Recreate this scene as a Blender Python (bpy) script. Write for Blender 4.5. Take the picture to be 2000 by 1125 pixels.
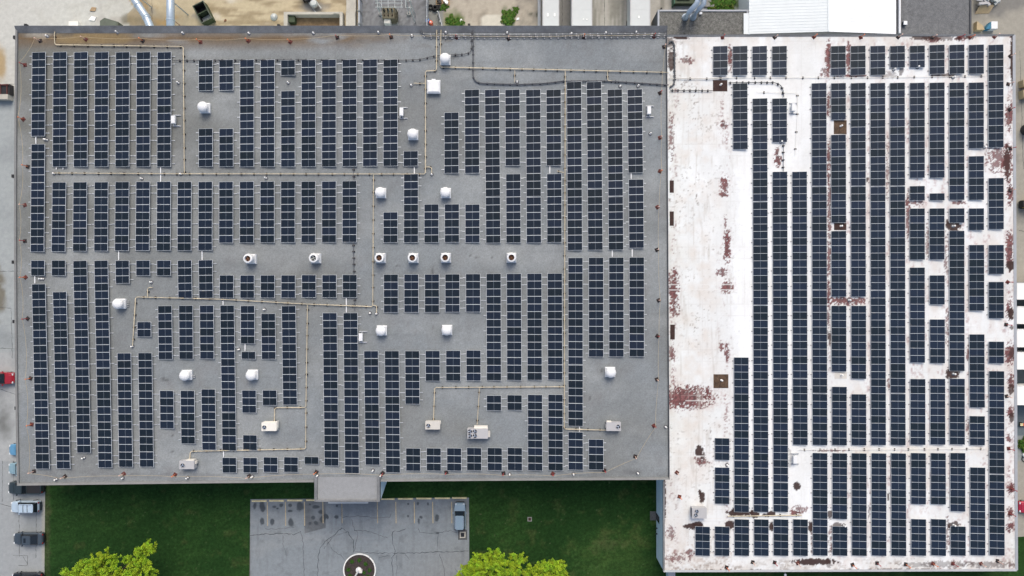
import bpy, math, random
import numpy as np
from math import radians, sin, cos, pi
from mathutils import Vector

sc = bpy.context.scene
for o in list(bpy.data.objects):
    bpy.data.objects.remove(o)
C = sc.collection

# ------------------------------------------------------------------ camera, sky, sun, exposure
CAM_H = 101.0                       # drone height over the ground
FPX = 2000 * 24.0 / 36.0            # focal length in photograph pixels
camd = bpy.data.cameras.new('camera')
camd.lens = 24.0
camd.sensor_width = 36.0
camd.clip_start = 0.5
camd.clip_end = 60000
cam = bpy.data.objects.new('camera', camd)
C.objects.link(cam)
cam.location = (0, 0, CAM_H)
cam.rotation_euler = (0, 0, 0)
sc.camera = cam

SUN_EL, SUN_AZ = 52.0, 8.0          # soft overcast light from the top of the picture
world = bpy.data.worlds.new('World')
sc.world = world
world.use_nodes = True
wn = world.node_tree
sky = wn.nodes.new('ShaderNodeTexSky')
sky.sky_type = 'NISHITA'
sky.sun_disc = False
sky.sun_elevation = radians(SUN_EL)
sky.sun_rotation = radians(SUN_AZ)
sky.air_density = 1.0
sky.dust_density = 5.0
sky.ozone_density = 0.3
wn.nodes['Background'].inputs['Strength'].default_value = 0.135
wn.links.new(sky.outputs[0], wn.nodes['Background'].inputs['Color'])

sund = bpy.data.lights.new('sun', 'SUN')
sund.energy = 0.95
sund.angle = radians(32)
sund.color = (1.0, 0.985, 0.88)
sun = bpy.data.objects.new('sun', sund)
C.objects.link(sun)
sun.rotation_euler = (radians(-(90 - SUN_EL)), 0, radians(-SUN_AZ))
sc.view_settings.view_transform = 'Standard'
sc.view_settings.look = 'None'
sc.view_settings.gamma = 1.0
sc.view_settings.exposure = 0.42

# ------------------------------------------------------------------ helpers
ZG, ZW = 8.6, 5.0                   # deck heights of the grey roof and of the white roof
rnd = random.Random(7)


def P(px, py, z=0.0):
    """Where the line of sight of a photograph pixel meets the level z (the camera looks straight down)."""
    s = (CAM_H - z) / FPX
    return Vector(((px - 1000.0) * s, (562.5 - py) * s, z))


def vnoise(x, y, seed=0):
    """Smooth value noise of numpy arrays, 0..1."""
    xi = np.floor(x).astype(np.int64); yi = np.floor(y).astype(np.int64)
    xf = x - xi; yf = y - yi
    def h(a, b):
        n = (a * 374761393 + b * 668265263 + seed * 974634777) & 0x7fffffff
        n = ((n ^ (n >> 13)) * 1274126177) & 0x7fffffff
        n = (n ^ (n >> 16)) & 0xffff
        return n / 65535.0
    u = xf * xf * (3 - 2 * xf); v = yf * yf * (3 - 2 * yf)
    return (h(xi, yi) * (1 - u) + h(xi + 1, yi) * u) * (1 - v) + (h(xi, yi + 1) * (1 - u) + h(xi + 1, yi + 1) * u) * v


def fbm(x, y, seed=0, octs=4):
    t = 0; a = 0.5; n = 0
    for k in range(octs):
        t = t + a * vnoise(x * 2 ** k, y * 2 ** k, seed + 17 * k); n += a; a *= 0.55
    return t / n


class MB:
    """Collects faces, then links them as ONE mesh object."""
    def __init__(self):
        self.v, self.f, self.m = [], [], []

    def add(self, vs, fs, mat=0):
        b = len(self.v)
        self.v += [tuple(p) for p in vs]
        for f in fs:
            self.f.append(tuple(b + i for i in f)); self.m.append(mat)
        return self

    def box(self, x0, y0, z0, x1, y1, z1, mat=0, taper=0.0, rot=0.0, piv=None):
        t = taper
        vs = [(x0, y0, z0), (x1, y0, z0), (x1, y1, z0), (x0, y1, z0),
              (x0 + t, y0 + t, z1), (x1 - t, y0 + t, z1), (x1 - t, y1 - t, z1), (x0 + t, y1 - t, z1)]
        if rot:
            cx, cy = piv or ((x0 + x1) / 2, (y0 + y1) / 2)
            c, s = cos(rot), sin(rot)
            vs = [(cx + (x - cx) * c - (y - cy) * s, cy + (x - cx) * s + (y - cy) * c, z) for x, y, z in vs]
        return self.add(vs, [(3, 2, 1, 0), (4, 5, 6, 7), (0, 1, 5, 4), (1, 2, 6, 5), (2, 3, 7, 6), (3, 0, 4, 7)], mat)

    def prism(self, poly, z0, z1, mat=0, cap=True):
        n = len(poly)
        a = sum(poly[i][0] * poly[(i + 1) % n][1] - poly[(i + 1) % n][0] * poly[i][1] for i in range(n))
        if a < 0:
            poly = list(poly)[::-1]
        vs = [(p[0], p[1], z0) for p in poly] + [(p[0], p[1], z1) for p in poly]
        fs = [(i, (i + 1) % n, n + (i + 1) % n, n + i) for i in range(n)]
        if cap:
            fs += [tuple(range(n, 2 * n)), tuple(range(n - 1, -1, -1))]
        return self.add(vs, fs, mat)

    def sheet(self, poly, z, mat=0):
        n = len(poly)
        a = sum(poly[i][0] * poly[(i + 1) % n][1] - poly[(i + 1) % n][0] * poly[i][1] for i in range(n))
        if a < 0:
            poly = list(poly)[::-1]
        return self.add([(p[0], p[1], z) for p in poly], [tuple(range(n))], mat)

    def lathe(self, prof, n=14, c=(0, 0), mat=0, a0=0.0, close=True):
        """prof: (radius, z) from the bottom up."""
        vs, fs = [], []
        for r, z in prof:
            for k in range(n):
                a = a0 + 2 * pi * k / n
                vs.append((c[0] + r * cos(a), c[1] + r * sin(a), z))
        for i in range(len(prof) - 1):
            for k in range(n):
                k2 = (k + 1) % n
                fs.append((i * n + k, i * n + k2, (i + 1) * n + k2, (i + 1) * n + k))
        if close:
            fs.append(tuple(range((len(prof) - 1) * n, len(prof) * n)))
            fs.append(tuple(range(n - 1, -1, -1)))
        return self.add(vs, fs, mat)

    def tube(self, pts, r, n=6, mat=0, r1=None):
        pts = [Vector(p) for p in pts]
        N = len(pts)
        vs, fs = [], []
        for i, p in enumerate(pts):
            d = (pts[min(i + 1, N - 1)] - pts[max(i - 1, 0)])
            d = d.normalized() if d.length > 1e-9 else Vector((0, 0, 1))
            up = Vector((0, 0, 1)) if abs(d.z) < 0.9 else Vector((1, 0, 0))
            a = d.cross(up).normalized(); b = a.cross(d)
            k = 1.0
            if 0 < i < N - 1:
                d0 = (pts[i] - pts[i - 1]).normalized()
                k = 1.0 / max(0.6, d.dot(d0))
            rr = r if r1 is None else r + (r1 - r) * i / (N - 1)
            for j in range(n):
                t = 2 * pi * (j + 0.5) / n
                vs.append(p + a * (cos(t) * rr * k) + b * (sin(t) * rr))
        for i in range(N - 1):
            for j in range(n):
                j2 = (j + 1) % n
                fs.append((i * n + j, i * n + j2, (i + 1) * n + j2, (i + 1) * n + j))
        fs.append(tuple(range(n - 1, -1, -1))); fs.append(tuple(range((N - 1) * n, N * n)))
        return self.add(vs, fs, mat)

    def mesh(self, name, mats, smooth=False):
        me = bpy.data.meshes.new(name)
        me.from_pydata(self.v, [], self.f)
        for m in mats:
            me.materials.append(m)
        me.polygons.foreach_set('material_index', self.m)
        if smooth:
            me.polygons.foreach_set('use_smooth', [True] * len(self.f))
        me.update()
        return me

    def build(self, name, mats, parent=None, smooth=False, loc=None):
        if not isinstance(mats, (list, tuple)):
            mats = [mats]
        return link(name, self.mesh(name, mats, smooth), parent, loc)


def link(name, data, parent=None, loc=None, rotz=0.0):
    o = bpy.data.objects.new(name, data)
    C.objects.link(o)
    if parent is not None:
        o.parent = parent
    if loc is not None:
        o.location = loc
    if rotz:
        o.rotation_euler = (0, 0, rotz)
    return o


def tag(o, label=None, cat=None, group=None, kind=None):
    if label: o['label'] = label
    if cat: o['category'] = cat
    if group: o['group'] = group
    if kind: o['kind'] = kind
    return o


def thing(name, label, cat, loc=(0, 0, 0), rotz=0.0, group=None):
    return tag(link(name, None, None, loc, rotz), label, cat, group)


def copy_tree(o, parent=None):
    c = o.copy(); C.objects.link(c); c.parent = parent
    for ch in o.children:
        copy_tree(ch, c)
    return c


ORD = ['zeroth', 'first', 'second', 'third', 'fourth', 'fifth', 'sixth', 'seventh', 'eighth', 'ninth', 'tenth', 'eleventh',
       'twelfth', 'thirteenth', 'fourteenth', 'fifteenth', 'sixteenth', 'seventeenth', 'eighteenth', 'nineteenth', 'twentieth',
       'twenty-first', 'twenty-second', 'twenty-third', 'twenty-fourth', 'twenty-fifth', 'twenty-sixth', 'twenty-seventh',
       'twenty-eighth', 'twenty-ninth', 'thirtieth']

# ------------------------------------------------------------------ materials


def mat(name, col, rough=0.7, metal=0.0, spec=0.4, noise=0.0, scale=8.0, bump=0.0, tint=False, rand=0.0, coat=0.0, fine=0.0):
    """Principled material whose colour varies with object-space noise; tint=True takes the surface's own colour from the mesh."""
    m = bpy.data.materials.new(name)
    m.use_nodes = True
    nt = m.node_tree
    b = nt.nodes['Principled BSDF']
    b.inputs['Roughness'].default_value = rough
    b.inputs['Metallic'].default_value = metal
    b.inputs['Specular IOR Level'].default_value = spec
    b.inputs['Coat Weight'].default_value = coat
    N, L = nt.nodes.new, nt.links.new
    tc = N('ShaderNodeTexCoord')
    if tint:
        at = N('ShaderNodeAttribute'); at.attribute_name = 'tint'
        src = at.outputs['Color']
    else:
        rgb = N('ShaderNodeRGB'); rgb.outputs[0].default_value = (*col, 1)
        src = rgb.outputs[0]

    def vary(src, sc_, amount, detail=4.0):
        no = N('ShaderNodeTexNoise')
        no.inputs['Scale'].default_value = sc_
        no.inputs['Detail'].default_value = detail
        no.inputs['Roughness'].default_value = 0.65
        L(tc.outputs['Object'], no.inputs['Vector'])
        mr = N('ShaderNodeMapRange')
        mr.inputs['From Min'].default_value = 0.25; mr.inputs['From Max'].default_value = 0.75
        mr.inputs['To Min'].default_value = 1 - amount; mr.inputs['To Max'].default_value = 1 + amount
        L(no.outputs['Fac'], mr.inputs['Value'])
        mx = N('ShaderNodeMix'); mx.data_type = 'RGBA'; mx.blend_type = 'MULTIPLY'
        mx.inputs['Factor'].default_value = 1.0
        L(src, mx.inputs['A']); L(mr.outputs['Result'], mx.inputs['B'])
        return mx.outputs['Result'], no
    no = None
    if noise:
        src, no = vary(src, scale, noise)
    if fine:
        src, no = vary(src, 9.0, fine, 6.0)
    if rand:
        oi = N('ShaderNodeObjectInfo')
        mr = N('ShaderNodeMapRange')
        mr.inputs['To Min'].default_value = 1 - rand; mr.inputs['To Max'].default_value = 1 + rand
        L(oi.outputs['Random'], mr.inputs['Value'])
        mx = N('ShaderNodeMix'); mx.data_type = 'RGBA'; mx.blend_type = 'MULTIPLY'; mx.inputs['Factor'].default_value = 1.0
        L(src, mx.inputs['A']); L(mr.outputs['Result'], mx.inputs['B'])
        src = mx.outputs['Result']
    L(src, b.inputs['Base Color'])
    if bump and no is not None:
        bu = N('ShaderNodeBump'); bu.inputs['Strength'].default_value = bump; bu.inputs['Distance'].default_value = 0.03
        L(no.outputs['Fac'], bu.inputs['Height']); L(bu.outputs['Normal'], b.inputs['Normal'])
    return m


def panel_glass(name, base):
    """Dark solar cells: faint cell lines, a slightly different tone for each panel."""
    m = bpy.data.materials.new(name); m.use_nodes = True
    nt = m.node_tree; N, L = nt.nodes.new, nt.links.new
    b = nt.nodes['Principled BSDF']
    b.inputs['Roughness'].default_value = 0.16
    b.inputs['IOR'].default_value = 1.32
    b.inputs['Specular IOR Level'].default_value = 0.35
    tc = N('ShaderNodeTexCoord')
    sep = N('ShaderNodeSeparateXYZ'); L(tc.outputs['Object'], sep.inputs[0])
    def lines(out, pitch, width):
        d = N('ShaderNodeMath'); d.operation = 'DIVIDE'; d.inputs[1].default_value = pitch; L(out, d.inputs[0])
        a = N('ShaderNodeMath'); a.operation = 'ADD'; a.inputs[1].default_value = 100.5; L(d.outputs[0], a.inputs[0])
        f = N('ShaderNodeMath'); f.operation = 'FRACT'; L(a.outputs[0], f.inputs[0])
        g = N('ShaderNodeMath'); g.operation = 'LESS_THAN'; g.inputs[1].default_value = width; L(f.outputs[0], g.inputs[0])
        return g.outputs[0]
    l1 = lines(sep.outputs['Y'], 0.157, 0.16)
    l2 = lines(sep.outputs['X'], 0.079, 0.10)
    mx_ = N('ShaderNodeMath'); mx_.operation = 'MAXIMUM'; L(l1, mx_.inputs[0])
    h = N('ShaderNodeMath'); h.operation = 'MULTIPLY'; h.inputs[1].default_value = 0.35; L(l2, h.inputs[0]); L(h.outputs[0], mx_.inputs[1])
    k = N('ShaderNodeMath'); k.operation = 'MULTIPLY'; k.inputs[1].default_value = 0.42; L(mx_.outputs[0], k.inputs[0])
    oi = N('ShaderNodeObjectInfo')
    ramp = N('ShaderNodeValToRGB')
    e = ramp.color_ramp.elements
    e[0].color = (base[0] * 0.78, base[1] * 0.84, base[2] * 0.74, 1); e[1].color = (base[0] * 1.25, base[1] * 1.20, base[2] * 1.38, 1)
    L(oi.outputs['Random'], ramp.inputs[0])
    mix = N('ShaderNodeMix'); mix.data_type = 'RGBA'
    L(k.outputs[0], mix.inputs['Factor']); L(ramp.outputs[0], mix.inputs['A']); mix.inputs['B'].default_value = (0.075, 0.085, 0.10, 1)
    L(mix.outputs['Result'], b.inputs['Base Color'])
    return m


M = dict(
    ground=mat('ground', (0.22, 0.21, 0.19), 0.95, noise=0.2, scale=0.05),
    yard=mat('yard', (0.4, 0.4, 0.4), 0.92, tint=True, noise=0.10, scale=1.6, fine=0.10, bump=0.2),
    lawn=mat('lawn', (0.03, 0.06, 0.02), 0.95, spec=0.1, tint=True, noise=0.38, scale=2.6, fine=0.5, bump=0.6),
    asphalt=mat('asphalt', (0.2, 0.2, 0.2), 0.9, tint=True, noise=0.12, scale=1.6, fine=0.16, bump=0.2),
    gravel_roof=mat('gravel_roof', (0.2, 0.2, 0.2), 0.95, tint=True, noise=0.13, scale=4.2, fine=0.24, bump=0.5),
    white_roof=mat('white_roof', (0.8, 0.8, 0.8), 0.75, tint=True, noise=0.03, scale=2.0, fine=0.05),
    pebble_roof=mat('pebble_roof', (0.135, 0.135, 0.125), 0.95, noise=0.5, scale=2.6, fine=0.6, bump=0.8),
    edge_grey=mat('edge_grey', (0.178, 0.186, 0.194), 0.85, noise=0.35, scale=0.5, fine=0.25),
    edge_dark=mat('edge_dark', (0.06, 0.065, 0.075), 0.7, noise=0.2, scale=1.0),
    edge_light=mat('edge_light', (0.34, 0.36, 0.39), 0.5, noise=0.1, scale=1.0),
    edge_mid=mat('edge_mid', (0.195, 0.20, 0.20), 0.8, noise=0.15, scale=0.8, fine=0.15),
    midline=mat('midline', (0.20, 0.235, 0.28), 0.4),
    wall_blue=mat('wall_blue', (0.60, 0.75, 0.82), 0.8, noise=0.08, scale=0.8, fine=0.05),
    wall_dark=mat('wall_dark', (0.16, 0.17, 0.18), 0.8, noise=0.1, scale=0.8),
    glass=mat('glass', (0.012, 0.018, 0.025), 0.06, spec=0.5),
    frame=mat('frame', (0.58, 0.62, 0.66), 0.45, metal=0.05, rand=0.10),
    cells=panel_glass('cells', (0.0072, 0.0138, 0.0245)),
    cells_white=panel_glass('cells_white', (0.0090, 0.0178, 0.0315)),
    rail=mat('rail', (0.50, 0.53, 0.56), 0.45, metal=0.3, rand=0.1),
    rail_dark=mat('rail_dark', (0.16, 0.165, 0.18), 0.6, noise=0.2, scale=3),
    white_metal=mat('white_metal', (0.72, 0.735, 0.75), 0.5, noise=0.08, scale=1.5),
    off_white=mat('off_white', (0.74, 0.72, 0.66), 0.5, noise=0.06, scale=1.5),
    unit_grey=mat('unit_grey', (0.42, 0.42, 0.43), 0.5, noise=0.06, scale=1.5),
    unit_tan=mat('unit_tan', (0.56, 0.54, 0.50), 0.5, noise=0.08, scale=1.5),
    black=mat('black', (0.015, 0.015, 0.017), 0.6),
    fan_dark=mat('fan_dark', (0.02, 0.022, 0.028), 0.5),
    rust_dark=mat('rust_dark', (0.045, 0.022, 0.014), 0.8, noise=0.4, scale=5),
    chrome=mat('chrome', (0.62, 0.66, 0.70), 0.25, metal=0.8),
    gas_yellow=mat('gas_yellow', (0.52, 0.455, 0.33), 0.6, noise=0.3, scale=2.0),
    conduit=mat('conduit', (0.085, 0.09, 0.10), 0.6, noise=0.2, scale=2.0),
    conduit_grey=mat('conduit_grey', (0.36, 0.37, 0.39), 0.5, noise=0.2, scale=2.0),
    rubber=mat('rubber', (0.030, 0.024, 0.024), 0.9, noise=0.2, scale=4),
    rubber_red=mat('rubber_red', (0.10, 0.030, 0.026), 0.85, noise=0.3, scale=4),
    orange=mat('orange', (0.72, 0.20, 0.08), 0.6, noise=0.2, scale=3),
    faded=mat('faded', (0.68, 0.46, 0.38), 0.6, noise=0.2, scale=3),
    red_beam=mat('red_beam', (0.10, 0.03, 0.026), 0.8, noise=0.4, scale=2),
    red_post=mat('red_post', (0.36, 0.05, 0.055), 0.6, noise=0.2, scale=3),
    rope=mat('rope', (0.46, 0.38, 0.24), 0.8),
    pvc=mat('pvc', (0.80, 0.80, 0.78), 0.5),
    duct=mat('duct', (0.42, 0.50, 0.58), 0.35, metal=0.35, noise=0.1, scale=1.2),
    concrete=mat('concrete', (0.42, 0.40, 0.35), 0.9, noise=0.15, scale=1.0, fine=0.12),
    concrete_d=mat('concrete_d', (0.24, 0.24, 0.23), 0.9, noise=0.2, scale=1.0, fine=0.12),
    paint_yellow=mat('paint_yellow', (0.74, 0.63, 0.36), 0.8, noise=0.25, scale=2.0, fine=0.2),
    paint_line=mat('paint_line', (0.42, 0.35, 0.23), 0.85, noise=0.25, scale=1.5, fine=0.3),
    patch_dark=mat('patch_dark', (0.085, 0.09, 0.095), 0.9, noise=0.3, scale=3, fine=0.3),
    tar=mat('tar', (0.035, 0.040, 0.046), 0.75, noise=0.3, scale=2.0),
    oil=mat('oil', (0.058, 0.066, 0.076), 0.7, noise=0.35, scale=2.5, fine=0.25),
    mulch=mat('mulch', (0.045, 0.036, 0.034), 0.95, noise=0.4, scale=4.0, fine=0.5),
    green_metal=mat('green_metal', (0.035, 0.055, 0.025), 0.6, noise=0.3, scale=1.5),
    olive_box=mat('olive_box', (0.10, 0.115, 0.09), 0.7, noise=0.2, scale=1.5),
    rust=mat('rust', (0.16, 0.075, 0.04), 0.85, noise=0.4, scale=2.5),
    steel=mat('steel', (0.42, 0.45, 0.44), 0.5, metal=0.2, noise=0.15, scale=2),
    olive_tank=mat('olive_tank', (0.13, 0.115, 0.075), 0.7, noise=0.3, scale=1.5),
    tan_box=mat('tan_box', (0.42, 0.33, 0.20), 0.8, noise=0.2, scale=2),
    wood=mat('wood', (0.34, 0.24, 0.14), 0.85, noise=0.3, scale=3),
    trailer_white=mat('trailer_white', (0.47, 0.495, 0.50), 0.45, noise=0.05, scale=0.6),
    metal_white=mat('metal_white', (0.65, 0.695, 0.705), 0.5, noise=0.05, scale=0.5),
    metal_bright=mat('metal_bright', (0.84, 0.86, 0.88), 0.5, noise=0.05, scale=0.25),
    barrel_blue=mat('barrel_blue', (0.02, 0.14, 0.42), 0.4),
    barrel_orange=mat('barrel_orange', (0.62, 0.12, 0.06), 0.5),
    tote_blue=mat('tote_blue', (0.03, 0.16, 0.26), 0.5),
    bark=mat('bark', (0.10, 0.075, 0.055), 0.9, noise=0.3, scale=4),
    leaf=mat('leaf', (0.2, 0.3, 0.03), 0.6, spec=0.2, tint=True, noise=0.12, scale=3.0),
    weed=mat('weed', (0.06, 0.12, 0.03), 0.8, spec=0.1, tint=True),
    tyre=mat('tyre', (0.016, 0.016, 0.017), 0.85),
    lamp_red=mat('lamp_red', (0.30, 0.015, 0.012), 0.3),
    lamp_clear=mat('lamp_clear', (0.65, 0.68, 0.70), 0.15),
    yellow_machine=mat('yellow_machine', (0.50, 0.36, 0.03), 0.5, noise=0.3, scale=3),
    plate=mat('plate', (0.040, 0.020, 0.017), 0.85, noise=0.5, scale=3.0, fine=0.4),
    plate_tan=mat('plate_tan', (0.080, 0.050, 0.031), 0.85, noise=0.75, scale=1.8, fine=0.6),
)


def tinted_grid(name, corners_fn, nx, ny, colour_fn, material, z, parent=None, jitter=None):
    """A sheet of nx by ny quads; colour_fn gives each vertex the surface's own colour (numpy, photograph pixel coordinates)."""
    u, v = np.meshgrid(np.linspace(0, 1, nx + 1), np.linspace(0, 1, ny + 1))
    px, py = corners_fn(u, v)
    s = (CAM_H - z) / FPX
    X = (px - 1000.0) * s; Y = (562.5 - py) * s
    co = np.stack([X, Y, np.full_like(X, z)], -1).reshape(-1, 3)
    idx = np.arange((nx + 1) * (ny + 1)).reshape(ny + 1, nx + 1)
    quads = np.stack([idx[1:, :-1], idx[1:, 1:], idx[:-1, 1:], idx[:-1, :-1]], -1).reshape(-1, 4)
    me = bpy.data.meshes.new(name)
    me.vertices.add(len(co)); me.vertices.foreach_set('co', co.ravel())
    me.loops.add(quads.size); me.loops.foreach_set('vertex_index', quads.ravel().astype(np.int32))
    me.polygons.add(len(quads)); me.polygons.foreach_set('loop_start', np.arange(0, quads.size, 4, dtype=np.int32))
    me.update(calc_edges=True)
    col = np.clip(colour_fn(px, py), 0.001, 0.95).reshape(-1, 3)
    a = me.attributes.new('tint', 'FLOAT_COLOR', 'POINT')
    a.data.foreach_set('color', np.concatenate([col, np.ones((len(col), 1))], 1).ravel().astype(np.float32))
    me.materials.append(material)
    return link(name, me, parent)


def mixc(base, col, w):
    w = np.clip(w, 0, 1)[..., None]
    return base * (1 - w) + np.array(col) * w


def soft(px, py, cx, cy, rx, ry, p=2.0):
    """1 in the middle of an ellipse (p=2) or box (large p), falling to 0 at its edge and below 0 outside."""
    return 1 - (np.abs((px - cx) / rx) ** p + np.abs((py - cy) / ry) ** p) ** (1.0 / p)


def quad_corners(tl, tr, br, bl):
    def fn(u, v):
        px = (tl[0] * (1 - u) + tr[0] * u) * (1 - v) + (bl[0] * (1 - u) + br[0] * u) * v
        py = (tl[1] * (1 - u) + tr[1] * u) * (1 - v) + (bl[1] * (1 - u) + br[1] * u) * v
        return px, py
    return fn
# ------------------------------------------------------------------ the setting: ground, yard, lawn, car park
tag(MB().sheet([(-30000, -30000), (30000, -30000), (30000, 30000), (-30000, 30000)], -0.03).build('ground', M['ground']), kind='structure')


def yard_colour(px, py):
    n1 = fbm(px / 60, py / 60, 1); n2 = fbm(px / 14, py / 14, 2); n3 = fbm(px / 4, py / 4, 3, 3)
    c = np.ones(px.shape + (3,)) * np.array((0.33, 0.345, 0.35))
    # pale concrete at the top of the picture, left
    e = px + 26 * (n1 - 0.5) + 14 * (n2 - 0.5)
    top = (py < 191)
    c = mixc(c, (0.475, 0.478, 0.445), top * (e < 250))
    c = mixc(c, (0.40, 0.39, 0.345), top * (e < 250) * np.clip((fbm(px / 45, py / 40, 4) - 0.5) * 4, 0, 1) * 0.6)
    c = mixc(c, (0.20, 0.19, 0.165), top * (px < 250) * np.clip(soft(px, py, 190, 24, 55, 34) * 1.2, 0, 1) * np.clip((n3 - 0.55) * 6, 0, 1) * np.clip((n2 - 0.4) * 4, 0, 1))
    c = mixc(c, (0.14, 0.125, 0.085), top * np.clip(soft(px, py, 247, 38, 16, 15) * 1.6 + (n2 - 0.5) * 1.5, 0, 1) * 0.9)
    c = mixc(c, (0.40, 0.39, 0.36), top * (e < 250) * np.clip(soft(px, py, 195, 25, 60, 45) * 1.5, 0, 1) * np.clip((n2 - 0.45) * 5, 0, 1))
    c = mixc(c, (0.36, 0.27, 0.15), np.clip(soft(px, py, 0, 125, 14, 42) * 2 + (n2 - 0.5), 0, 1))
    c = mixc(c, (0.14, 0.14, 0.12), np.clip(soft(px, py, 18, 205, 22, 34) * 1.4 + (n2 - 0.6) * 1.5, 0, 1) * 0.9)
    # sandy yard
    sandy = top * (e >= 250) * (px < 703)
    c = mixc(c, (0.43, 0.365, 0.245), sandy)
    c = mixc(c, (0.215, 0.175, 0.115), sandy * np.clip((370 - px) / 60, 0, 1) * np.clip((n1 - 0.25) * 3, 0, 1) * 0.85)
    c = mixc(c, (0.27, 0.26, 0.23), sandy * np.clip((fbm(px / 40, py / 30, 5) - 0.52) * 6, 0, 1) * (px < 400))
    c = mixc(c, (0.30, 0.21, 0.10), sandy * np.clip((fbm(px / 30, py / 22, 6) - 0.55) * 6, 0, 1) * (px < 360))
    c = mixc(c, (0.22, 0.18, 0.11), sandy * np.clip(soft(px, py, 255, 40, 20, 16) + (n2 - 0.5), 0, 1))
    c = mixc(c, (0.56, 0.53, 0.47), sandy * np.clip((fbm(px / 60, py / 30, 8) - 0.5) * 5, 0, 1) * (px > 400) * 0.8)
    c = mixc(c, (0.24, 0.19, 0.115), sandy * np.clip((fbm(px / 40, py / 9, 9) - 0.48) * 6, 0, 1) * (px > 380) * 0.85)
    c = mixc(c, (0.22, 0.22, 0.21), sandy * np.clip(soft(px, py, 615, 14, 32, 14) * 2 + (n2 - 0.5), 0, 1) * 0.9)
    # gravel of the switchyard
    gr = top * (px >= 703) * (px < 836)
    c = mixc(c, (0.17, 0.175, 0.185), gr)
    c = c * (1 + gr[..., None] * (n3[..., None] - 0.5) * 0.9)
    c = mixc(c, (0.21, 0.215, 0.20), top * (px >= 836) * (px < 866))
    # bare earth with weeds
    di = top * (px >= 866) * (px < 1052)
    c = mixc(c, (0.37, 0.33, 0.27), di)
    c = mixc(c, (0.24, 0.21, 0.17), di * np.clip((fbm(px / 12, py / 30, 11) - 0.5) * 4, 0, 1))
    c = mixc(c, (0.50, 0.47, 0.40), di * np.clip(soft(px, py, 962, 44, 24, 16, 4) * 6, 0, 1))
    c = mixc(c, (0.10, 0.135, 0.04), di * np.clip(soft(px, py, 886, 44, 32, 26) * 1.6 + (n2 - 0.5) * 2, 0, 1))
    c = mixc(c, (0.05, 0.10, 0.02), di * np.clip(soft(px, py, 995, 36, 16, 28) * 2 + (n2 - 0.5) * 2.5, 0, 1))
    c = mixc(c, (0.22, 0.20, 0.17), di * (px > 1004) * np.clip(0.4 + (n2 - 0.5) * 3, 0, 1))
    c = mixc(c, (0.05, 0.055, 0.03), di * (px > 985) * np.clip((n2 - 0.66) * 14, 0, 1))
    # trailer bays
    tb = top * (px >= 1052) * (px < 1320)
    c = mixc(c, (0.36, 0.35, 0.32), tb)
    c = mixc(c, (0.21, 0.205, 0.18), tb * np.clip((fbm(px / 7, py / 90, 12) - 0.5) * 5, 0, 1) * 0.9)
    c = mixc(c, (0.26, 0.255, 0.245), tb * (px > 1088) * (px < 1118))
    c = mixc(c, (0.045, 0.085, 0.02), top * np.clip(soft(px, py, 1420, 6, 34, 20) * 2 + (n2 - 0.5) * 2, 0, 1))
    # right side yard
    rt = (px > 1800)
    c = mixc(c, (0.30, 0.285, 0.245), rt)
    c = mixc(c, (0.19, 0.185, 0.17), rt * np.clip((n1 - 0.5) * 5, 0, 1))
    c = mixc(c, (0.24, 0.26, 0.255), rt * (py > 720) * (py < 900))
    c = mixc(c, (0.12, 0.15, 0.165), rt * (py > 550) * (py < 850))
    # left lane: wet patches and slab tones
    lf = (px < 130) * (py > 191)
    c = mixc(c, (0.31, 0.335, 0.34), lf * (py < 690))
    c = mixc(c, (0.28, 0.30, 0.31), lf * (py > 900))
    c = mixc(c, (0.16, 0.15, 0.12), lf * np.clip(soft(px, py, -4, 575, 18, 60) * 2 + (n2 - 0.5) * 2, 0, 1))
    c = mixc(c, (0.11, 0.115, 0.11), lf * np.clip(soft(px, py, 4, 820, 34, 75) * 2 + (n1 - 0.5) * 3, 0, 1) * 0.8)
    c = mixc(c, (0.20, 0.22, 0.23), lf * np.clip((n1 - 0.52) * 4, 0, 1) * 0.6)
    c = mixc(c, (0.33, 0.32, 0.27), lf * np.clip(soft(px, py, 88, 1040, 6, 90, 4) * 3 + (n2 - 0.5), 0, 1) * 0.7)
    return c * (0.93 + 0.14 * n3[..., None])


yard = tag(tinted_grid('yard', quad_corners((-60, -60), (2060, -60), (2060, 1190), (-60, 1190)), 560, 330, yard_colour, M['yard'], 0.0), kind='structure')


def joint_line(mb, pts, w, z, jit=0.0, seed=0):
    """A thin irregular strip through ground pixels."""
    r = random.Random(seed)
    q = []
    for (a, b) in zip(pts[:-1], pts[1:]):
        n = max(1, int(math.hypot(b[0] - a[0], b[1] - a[1]) / 4)) if jit else 1
        for k in range(n):
            t = k / n
            q.append((a[0] + (b[0] - a[0]) * t + r.uniform(-jit, jit), a[1] + (b[1] - a[1]) * t + r.uniform(-jit, jit)))
    q.append(pts[-1])
    W = [P(x, y, z) for x, y in q]
    L_, R_ = [], []
    for i, p in enumerate(W):
        d = (W[min(i + 1, len(W) - 1)] - W[max(i - 1, 0)])
        d = Vector((d.x, d.y, 0)).normalized()
        nrm = Vector((-d.y, d.x, 0))
        ww = w * (r.uniform(0.4, 1.5) if jit else 1.0) / 2
        L_.append(p + nrm * ww); R_.append(p - nrm * ww)
    n = len(W)
    mb.add(L_ + R_, [(n + i, n + i + 1, i + 1, i) for i in range(n - 1)])


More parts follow.
